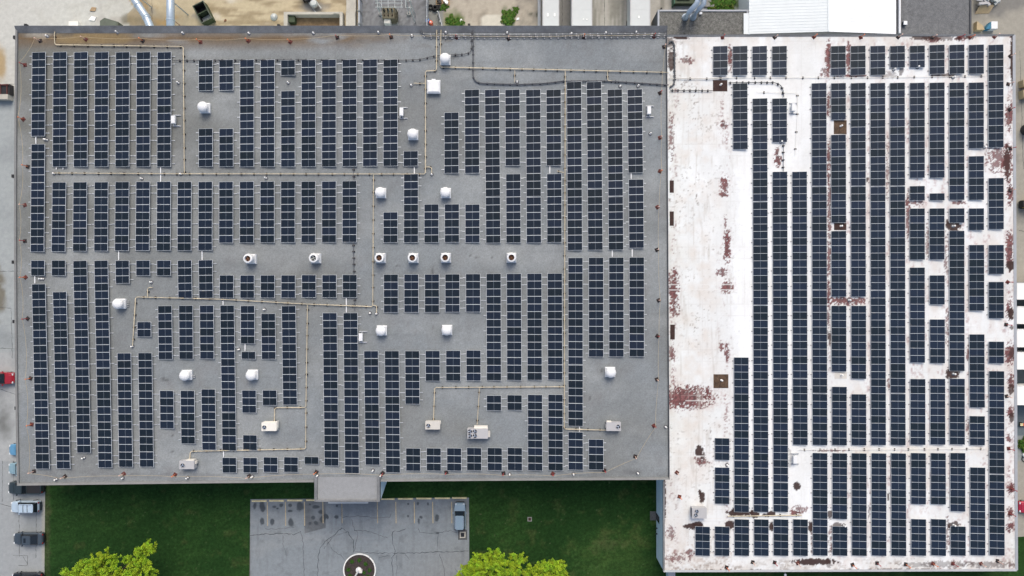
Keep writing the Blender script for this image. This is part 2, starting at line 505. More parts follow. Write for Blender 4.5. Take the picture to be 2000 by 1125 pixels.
mb = MB()
for k, pts in enumerate([[(0, 165), (30, 164)], [(0, 530), (34, 530)], [(0, 680), (30, 681)], [(27, 900), (26, 990), (0, 984)], [(26, 986), (38, 990)],
                         [(37, 985), (38, 1087)], [(71, 1000), (70, 1090)], [(26, 1085), (54, 1085), (53, 1105), (36, 1104)], [(45, 1086), (54, 1103)],
                         [(297, 0), (297, 60)], [(340, 0), (340, 60)], [(0, 600), (22, 602), (24, 700)], [(0, 760), (30, 770)], [(5, 900), (4, 980)],
                         [(1098, 0), (1098, 60)], [(1180, 0), (1181, 60)], [(1992, 100), (1999, 330)], [(1990, 450), (2000, 452)]]):
    joint_line(mb, pts, 0.05, 0.004, 0.6, k)
mb.build('slab_joint', M['tar'], yard)
# low retaining slab and dark edge left of the grey building
def lawn_colour(px, py):
    n1 = fbm(px / 90, py / 90, 21); n2 = fbm(px / 20, py / 20, 22); n3 = fbm(px / 3.5, py / 3.5, 23, 3)
    c = np.ones(px.shape + (3,)) * np.array((0.0130, 0.0405, 0.0098))
    c = mixc(c, (0.023, 0.059, 0.014), np.clip((n1 - 0.42) * 2.2, 0, 1))
    c = mixc(c, (0.060, 0.105, 0.026), np.clip(soft(px, py, 1205, 1090, 110, 80) * 1.0 + (n2 - 0.55) * 1.6, 0, 1) * 0.45)
    c = mixc(c, (0.090, 0.085, 0.045), np.clip(soft(px, py, 1190, 1070, 46, 26) * 1.0 + (n2 - 0.62) * 2.2, 0, 1) * 0.35)
    c = mixc(c, (0.07, 0.075, 0.04), np.clip(soft(px, py, 92, 1040, 8, 150, 4) * 1.0 + (n2 - 0.5) * 1.2, 0, 1) * 0.7)
    c = mixc(c, (0.10, 0.095, 0.06), np.clip((n3 - 0.80) * 8, 0, 1) * 0.5)
    c = c * (0.93 + 0.14 * (np.sin((px * 0.35 + py * 0.94) / 3.4 + 4 * n1) > 0)[..., None] * np.clip((n1 - 0.3) * 2, 0, 1)[..., None])
    c = mixc(c, (0.055, 0.070, 0.024), np.clip((n2 - 0.62) * 6, 0, 1) * 0.4)
    return c * (0.66 + 0.68 * n3[..., None])


lawn = tag(tinted_grid('lawn', quad_corners((89, 880), (1302, 880), (1302, 1200), (86, 1200)), 640, 180, lawn_colour, M['lawn'], 0.004), kind='structure')
tag(tinted_grid('lawn', quad_corners((1270, 1085), (2060, 1045), (2060, 1200), (1270, 1200)), 240, 45, lawn_colour, M['lawn'], 0.006), kind='structure')

STAINS = [(512, 990, 5, 8), (514, 993, 4.5, 6), (497, 988, 4, 6), (512, 1019, 4, 7), (532, 1018, 4, 6), (568, 1023, 5, 8), (586, 990, 6, 10), (549, 986, 4, 4),
          (567, 987, 4, 4), (536, 990, 5, 3), (542, 993, 3, 2), (566, 998, 4, 2), (630, 1014, 6, 6), (617, 1021, 5, 4), (612, 1011, 4, 4), (606, 1022, 3, 3),
          (640, 1011, 2, 3), (657, 1010, 4, 3), (658, 988, 2, 2), (605, 985, 2, 2), (617, 990, 6, 3), (853, 1012, 4, 7), (818, 1017, 3, 6), (822, 1010, 3, 3),
          (797, 1008, 2, 3), (816, 984, 2, 3), (797, 984, 2, 2), (836, 984, 2, 3), (855, 1041, 3, 2), (626, 1000, 5, 4), (636, 1008, 4, 4)]


def asphalt_colour(px, py):
    n1 = fbm(px / 50, py / 50, 31); n2 = fbm(px / 9, py / 9, 32); n3 = fbm(px / 3, py / 3, 33, 3)
    c = np.ones(px.shape + (3,)) * np.array((0.205, 0.232, 0.252))
    c = mixc(c, (0.215, 0.225, 0.225), np.clip((px - 760) / 150, 0, 1) * np.clip((py - 1040) / 80, 0, 1))
    c = mixc(c, (0.14, 0.158, 0.175), np.clip((1012 - py) / 25, 0, 1) * np.clip(0.35 + (n1 - 0.45) * 3, 0, 1))
    patch = (px > 594.5) * (py < 1042 - (px - 594) * 0.26) * (px < 636)
    c = mixc(c, (0.115, 0.125, 0.135), patch * np.clip(0.85 - np.clip((py - 975) / 40, -1, 1) * 0.1 - soft(px, py, 618, 1000, 12, 18) * 0.8, 0, 1))
    c = mixc(c, (0.255, 0.272, 0.280), np.clip((fbm(px / 70, py / 30, 34) - 0.48) * 4, 0, 1) * 0.55)
    c = mixc(c, (0.150, 0.168, 0.182), np.clip((fbm(px / 8, py / 60, 35) - 0.56) * 5, 0, 1) * 0.45)
    c = mixc(c, (0.125, 0.14, 0.152), np.clip((fbm(px / 16, py / 16, 36) - 0.62) * 6, 0, 1) * 0.5)
    for (x, y, rx, ry) in STAINS:
        c = mixc(c, (0.050, 0.060, 0.070), np.clip(soft(px, py, x, y, rx * 1.25, ry * 1.25) * 2.4 + (n2 - 0.5) * 2.4, 0, 1) * 0.9)
    c = mixc(c, (0.08, 0.07, 0.05), np.clip((488.5 + 1.4 * n2 - px) / 1.5, 0, 1))
    return c * (0.95 + 0.10 * n1[..., None]) * (0.94 + 0.12 * n3[..., None])


park = tag(tinted_grid('parking_lot', quad_corners((489, 975), (916, 972), (917, 1200), (486, 1200)), 560, 290, asphalt_colour, M['asphalt'], 0.012), kind='structure')
for x in (522, 557.5, 594.5, 630.5, 667.5, 737, 773, 809, 845, 882):
    mb = MB(); joint_line(mb, [(x, 980), (x + 0.6, 1027 if x < 610 else 1022)], 0.13, 0.016)
    mb.build('bay_line', M['paint_line'], park)
CR = [[(487, 1046), (515, 1043), (555, 1042), (573, 1044), (588, 1038)], [(518, 1033), (545, 1033), (575, 1030)], [(588, 1038), (592, 1060), (594, 1125)],
      [(667, 1031), (650, 1048), (635, 1058), (626, 1068), (622, 1085), (620, 1125)], [(667, 1031), (680, 1040), (690, 1055), (691, 1078)],
      [(667, 1027), (668, 1005), (667, 985)], [(668, 1010), (700, 1008), (735, 1012), (762, 1010), (764, 1003)], [(687, 1014), (692, 1035), (699, 1040), (697, 1055), (692, 1075), (690, 1079)],
      [(692, 1036), (718, 1037), (740, 1045), (758, 1051)], [(768, 1125), (765, 1090), (772, 1080), (768, 1062), (765, 1045), (767, 1038), (780, 1037), (792, 1033)],
      [(692, 1078), (720, 1080), (755, 1080), (780, 1081), (830, 1079), (880, 1078), (915, 1076)], [(816, 1033), (820, 1040), (838, 1042), (856, 1041), (880, 1036), (893, 1041)],
      [(640, 1058), (650, 1075), (668, 1087), (673, 1093)], [(553, 1045), (552, 1062), (560, 1085)], [(792, 1084), (800, 1094)], [(858, 1082), (866, 1105), (868, 1125)],
      [(855, 1042), (854, 1078)], [(679, 1040), (655, 1045), (642, 1058), (633, 1072)], [(740, 1090), (760, 1084)], [(773, 1085), (775, 1110), (774, 1125)], [(888, 1110), (898, 1125)]]
for k, pts in enumerate(CR):
    mb = MB(); joint_line(mb, pts, 0.070 if k in (0, 3, 4, 9, 10) else 0.042, 0.016, 1.1, 100 + k)
    mb.build('crack', M['tar'], park)
# storm drain let into the car park, and the lawn box
dr = thing('storm_drain', 'square storm drain grate in a patched corner behind the pale blue car', 'drain', P(903.5, 1044.5, 0.012))
MB().box(-0.68, -0.75, -0.02, 0.68, 0.75, 0.012).build('patch', M['patch_dark'], dr)
MB().prism([(-.42, -.48), (.42, -.44), (.46, .44), (-.40, .46)], 0.0, 0.025).build('collar', M['concrete'], dr)
mb = MB()
mb.box(-0.27, -0.3, 0, 0.27, 0.3, 0.03)
for k in range(6):
    mb.box(-0.27 + k * 0.1, -0.3, 0.03, -0.23 + k * 0.1, 0.3, 0.045)
mb.build('grate', M['fan_dark'], dr)
lb = thing('valve_box', 'small square utility cover sunk in the middle of the lawn', 'utility cover', P(1034.5, 1014, 0.004))
MB().box(-0.32, -0.32, -0.02, 0.32, 0.32, 0.03).build('frame', M['concrete_d'], lb)
MB().box(-0.2, -0.2, 0.0, 0.2, 0.2, 0.045).build('lid', M['rust_dark'], lb)

STOPS = [(491.5, 521), (526, 555), (561, 591), (598, 627), (741, 771), (777, 807), (813, 843), (849, 879), (883, 912)]
for k, (a, b) in enumerate(STOPS):
    p0, p1 = P(a, 978.7 - 0.0095 * (a - 490) * 1.6, 0), P(b, 978.7 - 0.0095 * (b - 490) * 1.6, 0)
    w = thing('wheel_stop', f'{ORD[k + 1]} yellow concrete wheel stop counted from the left end of the car park', 'wheel stop', (p0 + p1) / 2, group='yellow wheel stops along the lawn edge')
    h = (p1 - p0).length / 2
    MB().add([(-h, -.12, .012), (h, -.12, .012), (h, .12, .012), (-h, .12, .012), (-h + .05, -.08, .15), (h - .05, -.08, .15), (h - .05, .08, .15), (-h + .05, .08, .15)],
             [(4, 5, 6, 7), (0, 1, 5, 4), (1, 2, 6, 5), (2, 3, 7, 6), (3, 0, 4, 7)]).build('bar', M['paint_yellow'], w)

# round flower bed with flagpole
c = P(702.5, 1112.5, 0)
isl = thing('planting_island', 'round planting bed with a white kerb ring in the car park', 'flower bed', c)
R0 = 2.42
for k in range(14):
    a0, a1 = 2 * pi * k / 14 + 0.012, 2 * pi * (k + 1) / 14 - 0.012
    q = [a0 + (a1 - a0) * j / 4 for j in range(5)]
    poly = [(R0 * cos(a), R0 * sin(a)) for a in q] + [((R0 - 0.16) * cos(a), (R0 - 0.16) * sin(a)) for a in q[::-1]]
    MB().prism(poly, 0.0, 0.17).build('kerb_stone', M['pvc'], isl)
MB().lathe([(R0 - 0.155, 0.0), (R0 - 0.155, 0.10), (1.4, 0.17), (0.5, 0.2)], 28).build('mulch', M['mulch'], isl)


def tuft_mesh(name, n, r, h, cols, seed, leaf=0.10):
    rr = random.Random(seed)
    mb = MB(); cl = []
    for _ in range(n):
        a = rr.uniform(0, 2 * pi); d = r * math.sqrt(rr.random()) * (0.55 + 0.45 * abs(sin(1.7 * a + seed)) * abs(cos(2.6 * a)) * 1.6)
        x, y, z = d * cos(a), d * sin(a), h * rr.random() * (1 - 0.6 * (d / r) ** 2)
        t = rr.uniform(0, 2 * pi); e = rr.uniform(-0.6, 0.6); l = leaf * rr.uniform(0.7, 1.5); w = l * 0.5
        dx, dy = cos(t), sin(t)
        mb.add([(x - dy * w, y + dx * w, z), (x + dx * l, y + dy * l, z + e * l), (x + dy * w, y - dx * w, z), (x - dx * l, y - dy * l, z - e * l * 0.5)], [(0, 3, 2, 1)])
        cl.append(rr.choice(cols))
    me = mb.mesh(name, [M['weed']])
    at = me.attributes.new('tint', 'FLOAT_COLOR', 'POINT')
    at.data.foreach_set('color', np.repeat(np.array([(*q, 1) for q in cl], dtype=np.float32), 4, 0).ravel())
    return me


GC = [(0.03, 0.08, 0.015), (0.05, 0.12, 0.02), (0.02, 0.06, 0.012)]
tm = tuft_mesh('plant', 130, 0.30, 0.3, GC, 5)
for k, (x, y) in enumerate([(688, 1096.5), (702, 1093.5), (714.5, 1101), (681, 1112), (722, 1113), (711, 1118), (684, 1124), (719, 1126), (701, 1133)]):
    o = link('plant', tm, isl, P(x, y, 0.1) - c, rotz=k * 1.1)
fp = thing('flagpole', 'white flagpole standing in the round planting bed', 'flagpole', P(701, 1112.5, 0.15))
MB().lathe([(0.42, 0.0), (0.42, 0.25), (0.36, 0.3)], 12).build('footing', M['white_metal'], fp)
MB().lathe([(0.14, 0.3), (0.085, 4.5), (0.05, 9.2), (0.05, 9.3)], 10).build('pole', M['white_metal'], fp)
MB().lathe([(0.02, 9.3), (0.10, 9.38), (0.10, 9.44), (0.02, 9.52)], 10).build('finial', M['chrome'], fp)
MB().box(0.1, -0.35, 0.0, 0.55, 0.1, 0.45).build('light_box', M['off_white'], fp)

# ------------------------------------------------------------------ grey-roofed building
def gl(v): return 30 - 10 * v * (1 - v) * 1.6 + 3 * v
def gr_(v): return 1303 + 5 * v
def gt(u): return 52 + 0 * u
def gb(u): return 948 - 11.5 * u - 6 * u * (1 - u)


def grey_corners(u, v):
    px = gl(v) * (1 - u) + gr_(v) * u
    py = gt(u) * (1 - v) + gb(u) * v
    return px, py


def grey_colour(px, py):
    n1 = fbm(px / 120, py / 120, 41); n2 = fbm(px / 30, py / 30, 42); n3 = fbm(px / 5, py / 5, 43, 3)
    c = np.ones(px.shape + (3,)) * np.array((0.196, 0.217, 0.231))
    warm = np.clip((760 - px) / 620, 0, 1) * np.clip((800 - py) / 500, 0, 1)
    c = mixc(c, (0.152, 0.157, 0.146), warm * 1.0)
    c = mixc(c, (0.165, 0.169, 0.160), np.clip((fbm(px / 200, py / 140, 48) - 0.46) * 3.5, 0, 1) * 0.55)
    c = mixc(c, (0.268, 0.286, 0.292), np.clip((fbm(px / 160, py / 70, 44) - 0.46) * 3.4, 0, 1) * 0.7)
    c = mixc(c, (0.175, 0.180, 0.185), np.clip((n2 - 0.58) * 3.5, 0, 1) * 0.55)
    # ponding silt and rust run-off behind the top parapet
    band = np.clip(1 - np.abs(py - 76) / 24, 0, 1)
    c = mixc(c, (0.140, 0.094, 0.052), band * np.clip((fbm(px / 70, py / 16, 45) - 0.30) * 3.6, 0, 1) * (px < 800) * np.clip((820 - px) / 150, 0, 1))
    c = mixc(c, (0.225, 0.165, 0.082), np.clip(soft(px, py, 180, 75, 90, 13, 4) * 3 + (n2 - 0.5), 0, 1) * 0.8 * (px > 107))
    c = mixc(c, (0.10, 0.085, 0.065), np.clip(soft(px, py, 130, 66, 24, 5) * 1.5 + (n3 - 0.5) * 2.5, 0, 1) * 0.8)
    c = mixc(c, (0.33, 0.31, 0.27), np.clip(soft(px, py, 70, 68, 36, 11) * 1.5 + (n2 - 0.55) * 2.5, 0, 1) * 0.75)
    c = mixc(c, (0.13, 0.115, 0.095), np.clip((fbm(px / 25, py / 10, 46) - 0.58) * 5, 0, 1) * band * (px < 900) * 0.7)
    c = mixc(c, (0.12, 0.13, 0.14), np.clip(soft(px, py, 1155, 76, 14, 4) * 2 + (n3 - 0.5), 0, 1) * 0.7)
    c = mixc(c, (0.14, 0.145, 0.15), np.clip(1 - np.abs(py - 73) / 6, 0, 1) * (px > 830) * np.clip((n2 - 0.35) * 3, 0, 1) * 0.6)
    # dirt along the bottom drain line
    bot = np.clip(1 - np.abs(py - 925) / 12, 0, 1)
    c = mixc(c, (0.13, 0.135, 0.14), bot * np.clip((fbm(px / 20, py / 8, 47) - 0.5) * 5, 0, 1) * 0.6)
    c = mixc(c, (0.12, 0.125, 0.13), np.clip(soft(px, py, 1235, 922, 30, 7) * 1.6 + (n2 - 0.6), 0, 1) * 0.7)
    for (x, y, rx, ry) in [(325, 742, 8, 3), (318, 738, 5, 2), (336, 851, 4, 1.5), (337, 882, 5, 2), (1243, 714, 1.2, 6), (1267, 726, 1, 4), (1175, 724, 1, 6), (845, 640, 2, 5), (1298, 881, 1.5, 5),
                           (845, 530, 3, 8), (918, 500, 3, 2), (931, 503, 5, 1.5), (960, 503, 2, 2), (780, 520, 7, 1.5), (1152, 777, 3, 5), (890, 110, 8, 6), (36, 529, 4, 2)]:
        c = mixc(c, (0.075, 0.078, 0.08), np.clip(soft(px, py, x, y, rx * 1.3, ry * 1.3) * 2 + (n3 - 0.62) * 3, 0, 1) * 0.75)
    c = c * (0.90 + 0.20 * fbm(px / 45, py / 45, 49)[..., None])
    lap = (np.abs((py - 60) % 41.0 - 20.5) < 0.7) * np.clip((fbm(px / 90, py / 30, 50) - 0.45) * 4, 0, 1)
    c = c * (1 - 0.09 * lap[..., None])
    return c * (0.97 + 0.08 * n1[..., None]) * (0.88 + 0.24 * n3[..., None])


gbld = thing('warehouse_building', 'large flat building whose grey gravel roof carries most of the solar columns', 'building', P(668, 500, 0))
OFF = -gbld.location


def part(mb, name, m, parent, **k):
    o = mb.build(name, m, parent, **k)
    o.location = o.location - parent.location
    return o


o = tinted_grid('roof', grey_corners, 330, 230, grey_colour, M['gravel_roof'], ZG, gbld); o.location = OFF


def wall_line(mb, p0, p1, z0, z1, t, n=1):
    """A wall slab between two plan points, t thick to the left of the direction."""
    d = (p1 - p0).normalized(); nn = Vector((-d.y, d.x, 0)) * t
    a, b = p0, p1
    mb.prism([(a.x, a.y), (b.x, b.y), (b.x + nn.x, b.y + nn.y), (a.x + nn.x, a.y + nn.y)], z0, z1)


def strip(mb, outer, inner, zo, zi, zb):
    """An edge strip from outer to inner plan points: a top that runs from zo to zi, its outer face going down to zb."""
    n = len(outer)
    vs = [(p.x, p.y, zo) for p in outer] + [(p.x, p.y, zi) for p in inner] + [(p.x, p.y, zb) for p in outer] + [(p.x, p.y, zb) for p in inner]
    fs = []
    for i in range(n - 1):
        fs += [(i, i + 1, n + i + 1, n + i), (2 * n + i, 2 * n + i + 1, i + 1, i), (n + i, n + i + 1, 3 * n + i + 1, 3 * n + i)]
    fs += [(0, n, 3 * n, 2 * n), (n - 1, 3 * n - 1, 4 * n - 1, 2 * n - 1)]
    mb.add(vs, fs)


ZP = ZG + 0.3
vv = [k / 12 for k in range(13)]
def bot_edge(v, d): return (gl(1) * (1 - v) + gr_(1) * v, gb(v) + d)
def edge_pts(fn, z): return [P(*fn(v), z) for v in vv]
for nm, fo, fi, zo, zi, mm in (
        ('parapet', lambda v: (gl(v), gt(0) * (1 - v) + gb(0) * v), lambda v: (gl(v) + 3.0, gt(0) * (1 - v) + gb(0) * v), ZP, ZG + 0.22, M['edge_mid']),
        ('parapet', lambda v: (gr_(v), gt(1) * (1 - v) + gb(1) * v), lambda v: (gr_(v) - 1.6, gt(1) * (1 - v) + gb(1) * v), ZP, ZG + 0.26, M['edge_dark']),
        ('parapet', lambda v: (gl(0) * (1 - v) + gr_(0) * v, 51.5), lambda v: (gl(0) * (1 - v) + gr_(0) * v, 63.0), ZP + 0.25, ZG + 0.03, M['edge_grey']),
        ('parapet', lambda v: bot_edge(v * 0.4545, 0.6), lambda v: bot_edge(v * 0.4545, -3.4), ZP, ZG + 0.2, M['edge_mid']),
        ('parapet', lambda v: bot_edge(0.557 + v * 0.443, 0.6), lambda v: bot_edge(0.557 + v * 0.443, -3.4), ZP, ZG + 0.2, M['edge_mid'])):
    mb = MB(); strip(mb, edge_pts(fo, ZP), edge_pts(fi, ZP), zo, zi, ZG - 0.3)
    part(mb, nm, mm, gbld)
cs = [P(gl(0) + 1, 53, ZG), P(gr_(0) - 1, 53, ZG), P(gr_(1) - 1, gb(1) - 1, ZG), P(gl(1) + 1, gb(0) - 1, ZG)]
for a, b in ((0, 1), (1, 2), (2, 3), (3, 0)):
    mb = MB(); wall_line(mb, cs[a], cs[b], -0.02, ZG - 0.05, -0.3)
    part(mb, 'wall', M['wall_blue'], gbld)
# entrance canopy: roof slab with side kerbs and tapering side fins
cy0, cy1 = 931.5, 977.5
cz = ZG + 0.06
pl, pr = P(614.5, cy0, cz), P(742, cy1, cz)
mb = MB(); mb.box(pl.x, pr.y, ZG - 0.5, pr.x, pl.y, cz)
part(mb, 'canopy_roof', mat('canopy_gravel', (0.265, 0.275, 0.285), 0.95, noise=0.1, scale=2.0, fine=0.16, bump=0.3), gbld)
for a, b, c_, d in ((613.8, 931, 619.3, 980), (736.3, 931, 741.6, 980.3), (619.3, 977, 736.3, 980)):
    q0, q1 = P(a, b, cz + 0.25), P(c_, d, cz + 0.25)
    mb = MB(); mb.box(q0.x, q1.y, ZG - 0.52, q1.x, q0.y, cz + 0.25)
    part(mb, 'canopy_kerb', M['edge_grey'], gbld)
for x in (615.5, 740.2):
    q0, q1 = P(x, 936, ZG), P(x, 979.5, ZG)
    mb = MB()
    yb, yt, x0, x1 = q0.y, q1.y, q0.x - 0.1, q0.x + 0.1
    prof = [(yb, 0.0), (yb, ZG - 0.5), (yt + 0.05, ZG - 0.5), (yt + 0.05, ZG - 0.9), (yb - 1.0, 0.0)]
    n = len(prof)
    mb.add([(x0, y, z) for y, z in prof] + [(x1, y, z) for y, z in prof],
           [tuple(range(n)), tuple(range(2 * n - 1, n - 1, -1))] + [(i, n + i, n + (i + 1) % n, (i + 1) % n) for i in range(n)])
    part(mb, 'canopy_fin', M['wall_blue'], gbld)
q0, q1 = P(641, 981.0, 0.1), P(719, 983.0, 0.1)
tag(MB().box(q0.x, q1.y, 0.0, q1.x, q0.y, 0.14).build('entrance_step', M['pvc']), 'long white entrance step below the canopy edge', 'step')

# ------------------------------------------------------------------ white-roofed building
RED = [  # centre x, y, radii, strength : red primer showing where the white coating has worn off
    (1315, 565, 9, 34, 1), (1318, 605, 8, 12, .7), (1338, 776, 46, 20, 1.25), (1382, 768, 5, 12, 1), (1416, 361, 7, 15, .95), (1413, 380, 7, 5, .9), (1417, 432, 2.5, 12, .6),
    (1420, 482, 6, 30, 1.1), (1409, 531, 9, 7, .8), (1420, 560, 9, 12, 1.1), (1409, 676, 4, 9, 1.2), (1420, 688, 4, 14, .8), (1414, 243, 6, 6, .9), (1425, 112, 4.5, 20, 1.1),
    (1519, 312, 6, 12, 1), (1518, 295, 3, 9, .9), (1618, 112, 5, 27, 1.1), (1657, 112, 4, 27, .9), (1612, 140, 8, 10, .7), (1618, 205, 4, 18, 1.1), (1618, 305, 4, 26, 1), (1618, 345, 4, 12, .9),
    (1619, 395, 4, 40, .8), (1619, 440, 4, 10, 1), (1619, 500, 4, 45, .75), (1618, 575, 4, 20, .9), (1652, 587, 36, 8, .95), (1617, 620, 4, 18, .8), (1971, 225, 6, 26, 1), (1968, 318, 9, 30, 1.15),
    (1950, 306, 20, 26, .62), (1973, 376, 6, 22, 1), (1972, 488, 6, 34, 1.25), (1970, 605, 6, 16, 1), (1972, 690, 8, 20, 1.1), (1975, 745, 6, 16, 1.1), (1974, 806, 6, 11, 1.1),
    (1970, 856, 4, 7, .8), (1975, 955, 7, 10, 1.1), (1973, 1001, 7, 9, 1), (1973, 1030, 7, 9, 1), (1822, 76, 14, 6, 1), (1874, 73, 11, 6, .9), (1780, 396, 18, 6, .55), (1875, 396, 12, 3, .8),
    (1774, 420, 4, 40, .6), (1733, 330, 3, 50, .45), (1373, 903, 11, 6, .9), (1366, 896, 9, 5, .7), (1553, 1001, 8, 6, 1), (1562, 995, 12, 7, .6), (1850, 640, 4, 30, .4), (1890, 690, 3, 12, .7),
    (1848, 500, 4, 40, .4), (1811, 470, 3, 30, .4), (1312, 690, 5, 16, .8), (1311, 265, 5, 40, .5), (1340, 118, 12, 7, .75), (1310, 1040, 8, 12, .5), (1346, 1080, 9, 6, .7), (1325, 1090, 20, 8, .4),
    (1735, 751, 3, 10, .6), (1890, 835, 3, 18, .5), (1587, 1055, 3, 26, .5), (1622, 1055, 4, 22, .45), (1850, 1040, 4, 30, .45), (1663, 148, 30, 2.0, 1.0), (1600, 590, 6, 4, .5), (1620, 880, 24, 2, .7)]
DARK = [  # brown and black exposed felt
    (1354, 1028, 14, 5, 1), (1362, 1023, 8, 4, 1), (1425, 1025, 8, 6, 1), (1443, 1002, 21, 4.5, 1.2), (1437, 997, 7, 4, 1.1), (1473, 1004, 8, 6, 1.1), (1505, 1004, 9, 4, 1), (1496, 1006, 6, 2, .9), (1556, 950, 5.5, 6.5, 1.3),
    (1506, 1028, 4, 7, 1.1), (1583, 1029, 3.5, 9, 1.1), (1592, 1097, 34, 5, 1), (1621, 1005, 4, 8, .9), (1371, 971, 4.5, 9, 1.2), (1367, 962, 2.5, 5, 1), (1366, 882, 7, 9, 1), (1372, 890, 4, 6, .9), (1861, 442, 11, 8, 1.1),
    (1850, 433, 3, 4, 1), (1861, 730, 11, 9, 1), (1850, 735, 3, 3, .9), (1977, 112, 3.2, 45, 1), (1800, 73, 18, 4, .9), (1835, 74, 30, 4.5, .7), (1896, 73, 10, 3, .8), (1967, 320, 5, 26, .8), (1974, 520, 7, 8, 1), (1974, 612, 6, 9, 1),
    (1976, 640, 3, 3, .8), (1978, 690, 5, 8, .8), (1975, 760, 5, 8, .9), (1976, 815, 5, 7, .9), (1297.5, 975, 2.2, 40, 1.0), (1312, 118, 7, 16, .9), (1308, 85, 6, 10, .7), (1330, 74, 14, 2.4, 1), (1621, 660, 2.5, 10, .8),
    (1697, 1000, 2, 10, .6), (1735, 970, 1.5, 6, .9), (1617, 655, 3, 8, .7), (1862, 1026, 10, 6, .9), (1636, 1026, 10, 4, .8), (1855, 1102, 40, 5, .5), (1790, 1103, 30, 4, .45), (1930, 1103, 40, 5, .55), (1983, 910, 2, 60, .6),
    (1800, 1113, 150, 1.6, .8), (1480, 1114, 150, 1.4, .7), (1620, 1100, 5, 8, .6), (1540, 895, 6, 14, .35), (1690, 520, 2, 5, .9), (1694, 350, 2, 4, .9), (1760, 137, 4, 8, .7), (1738, 146, 10, 5, .45), (1850, 147, 12, 3, .8), (1829, 147, 12, 2, .8)]


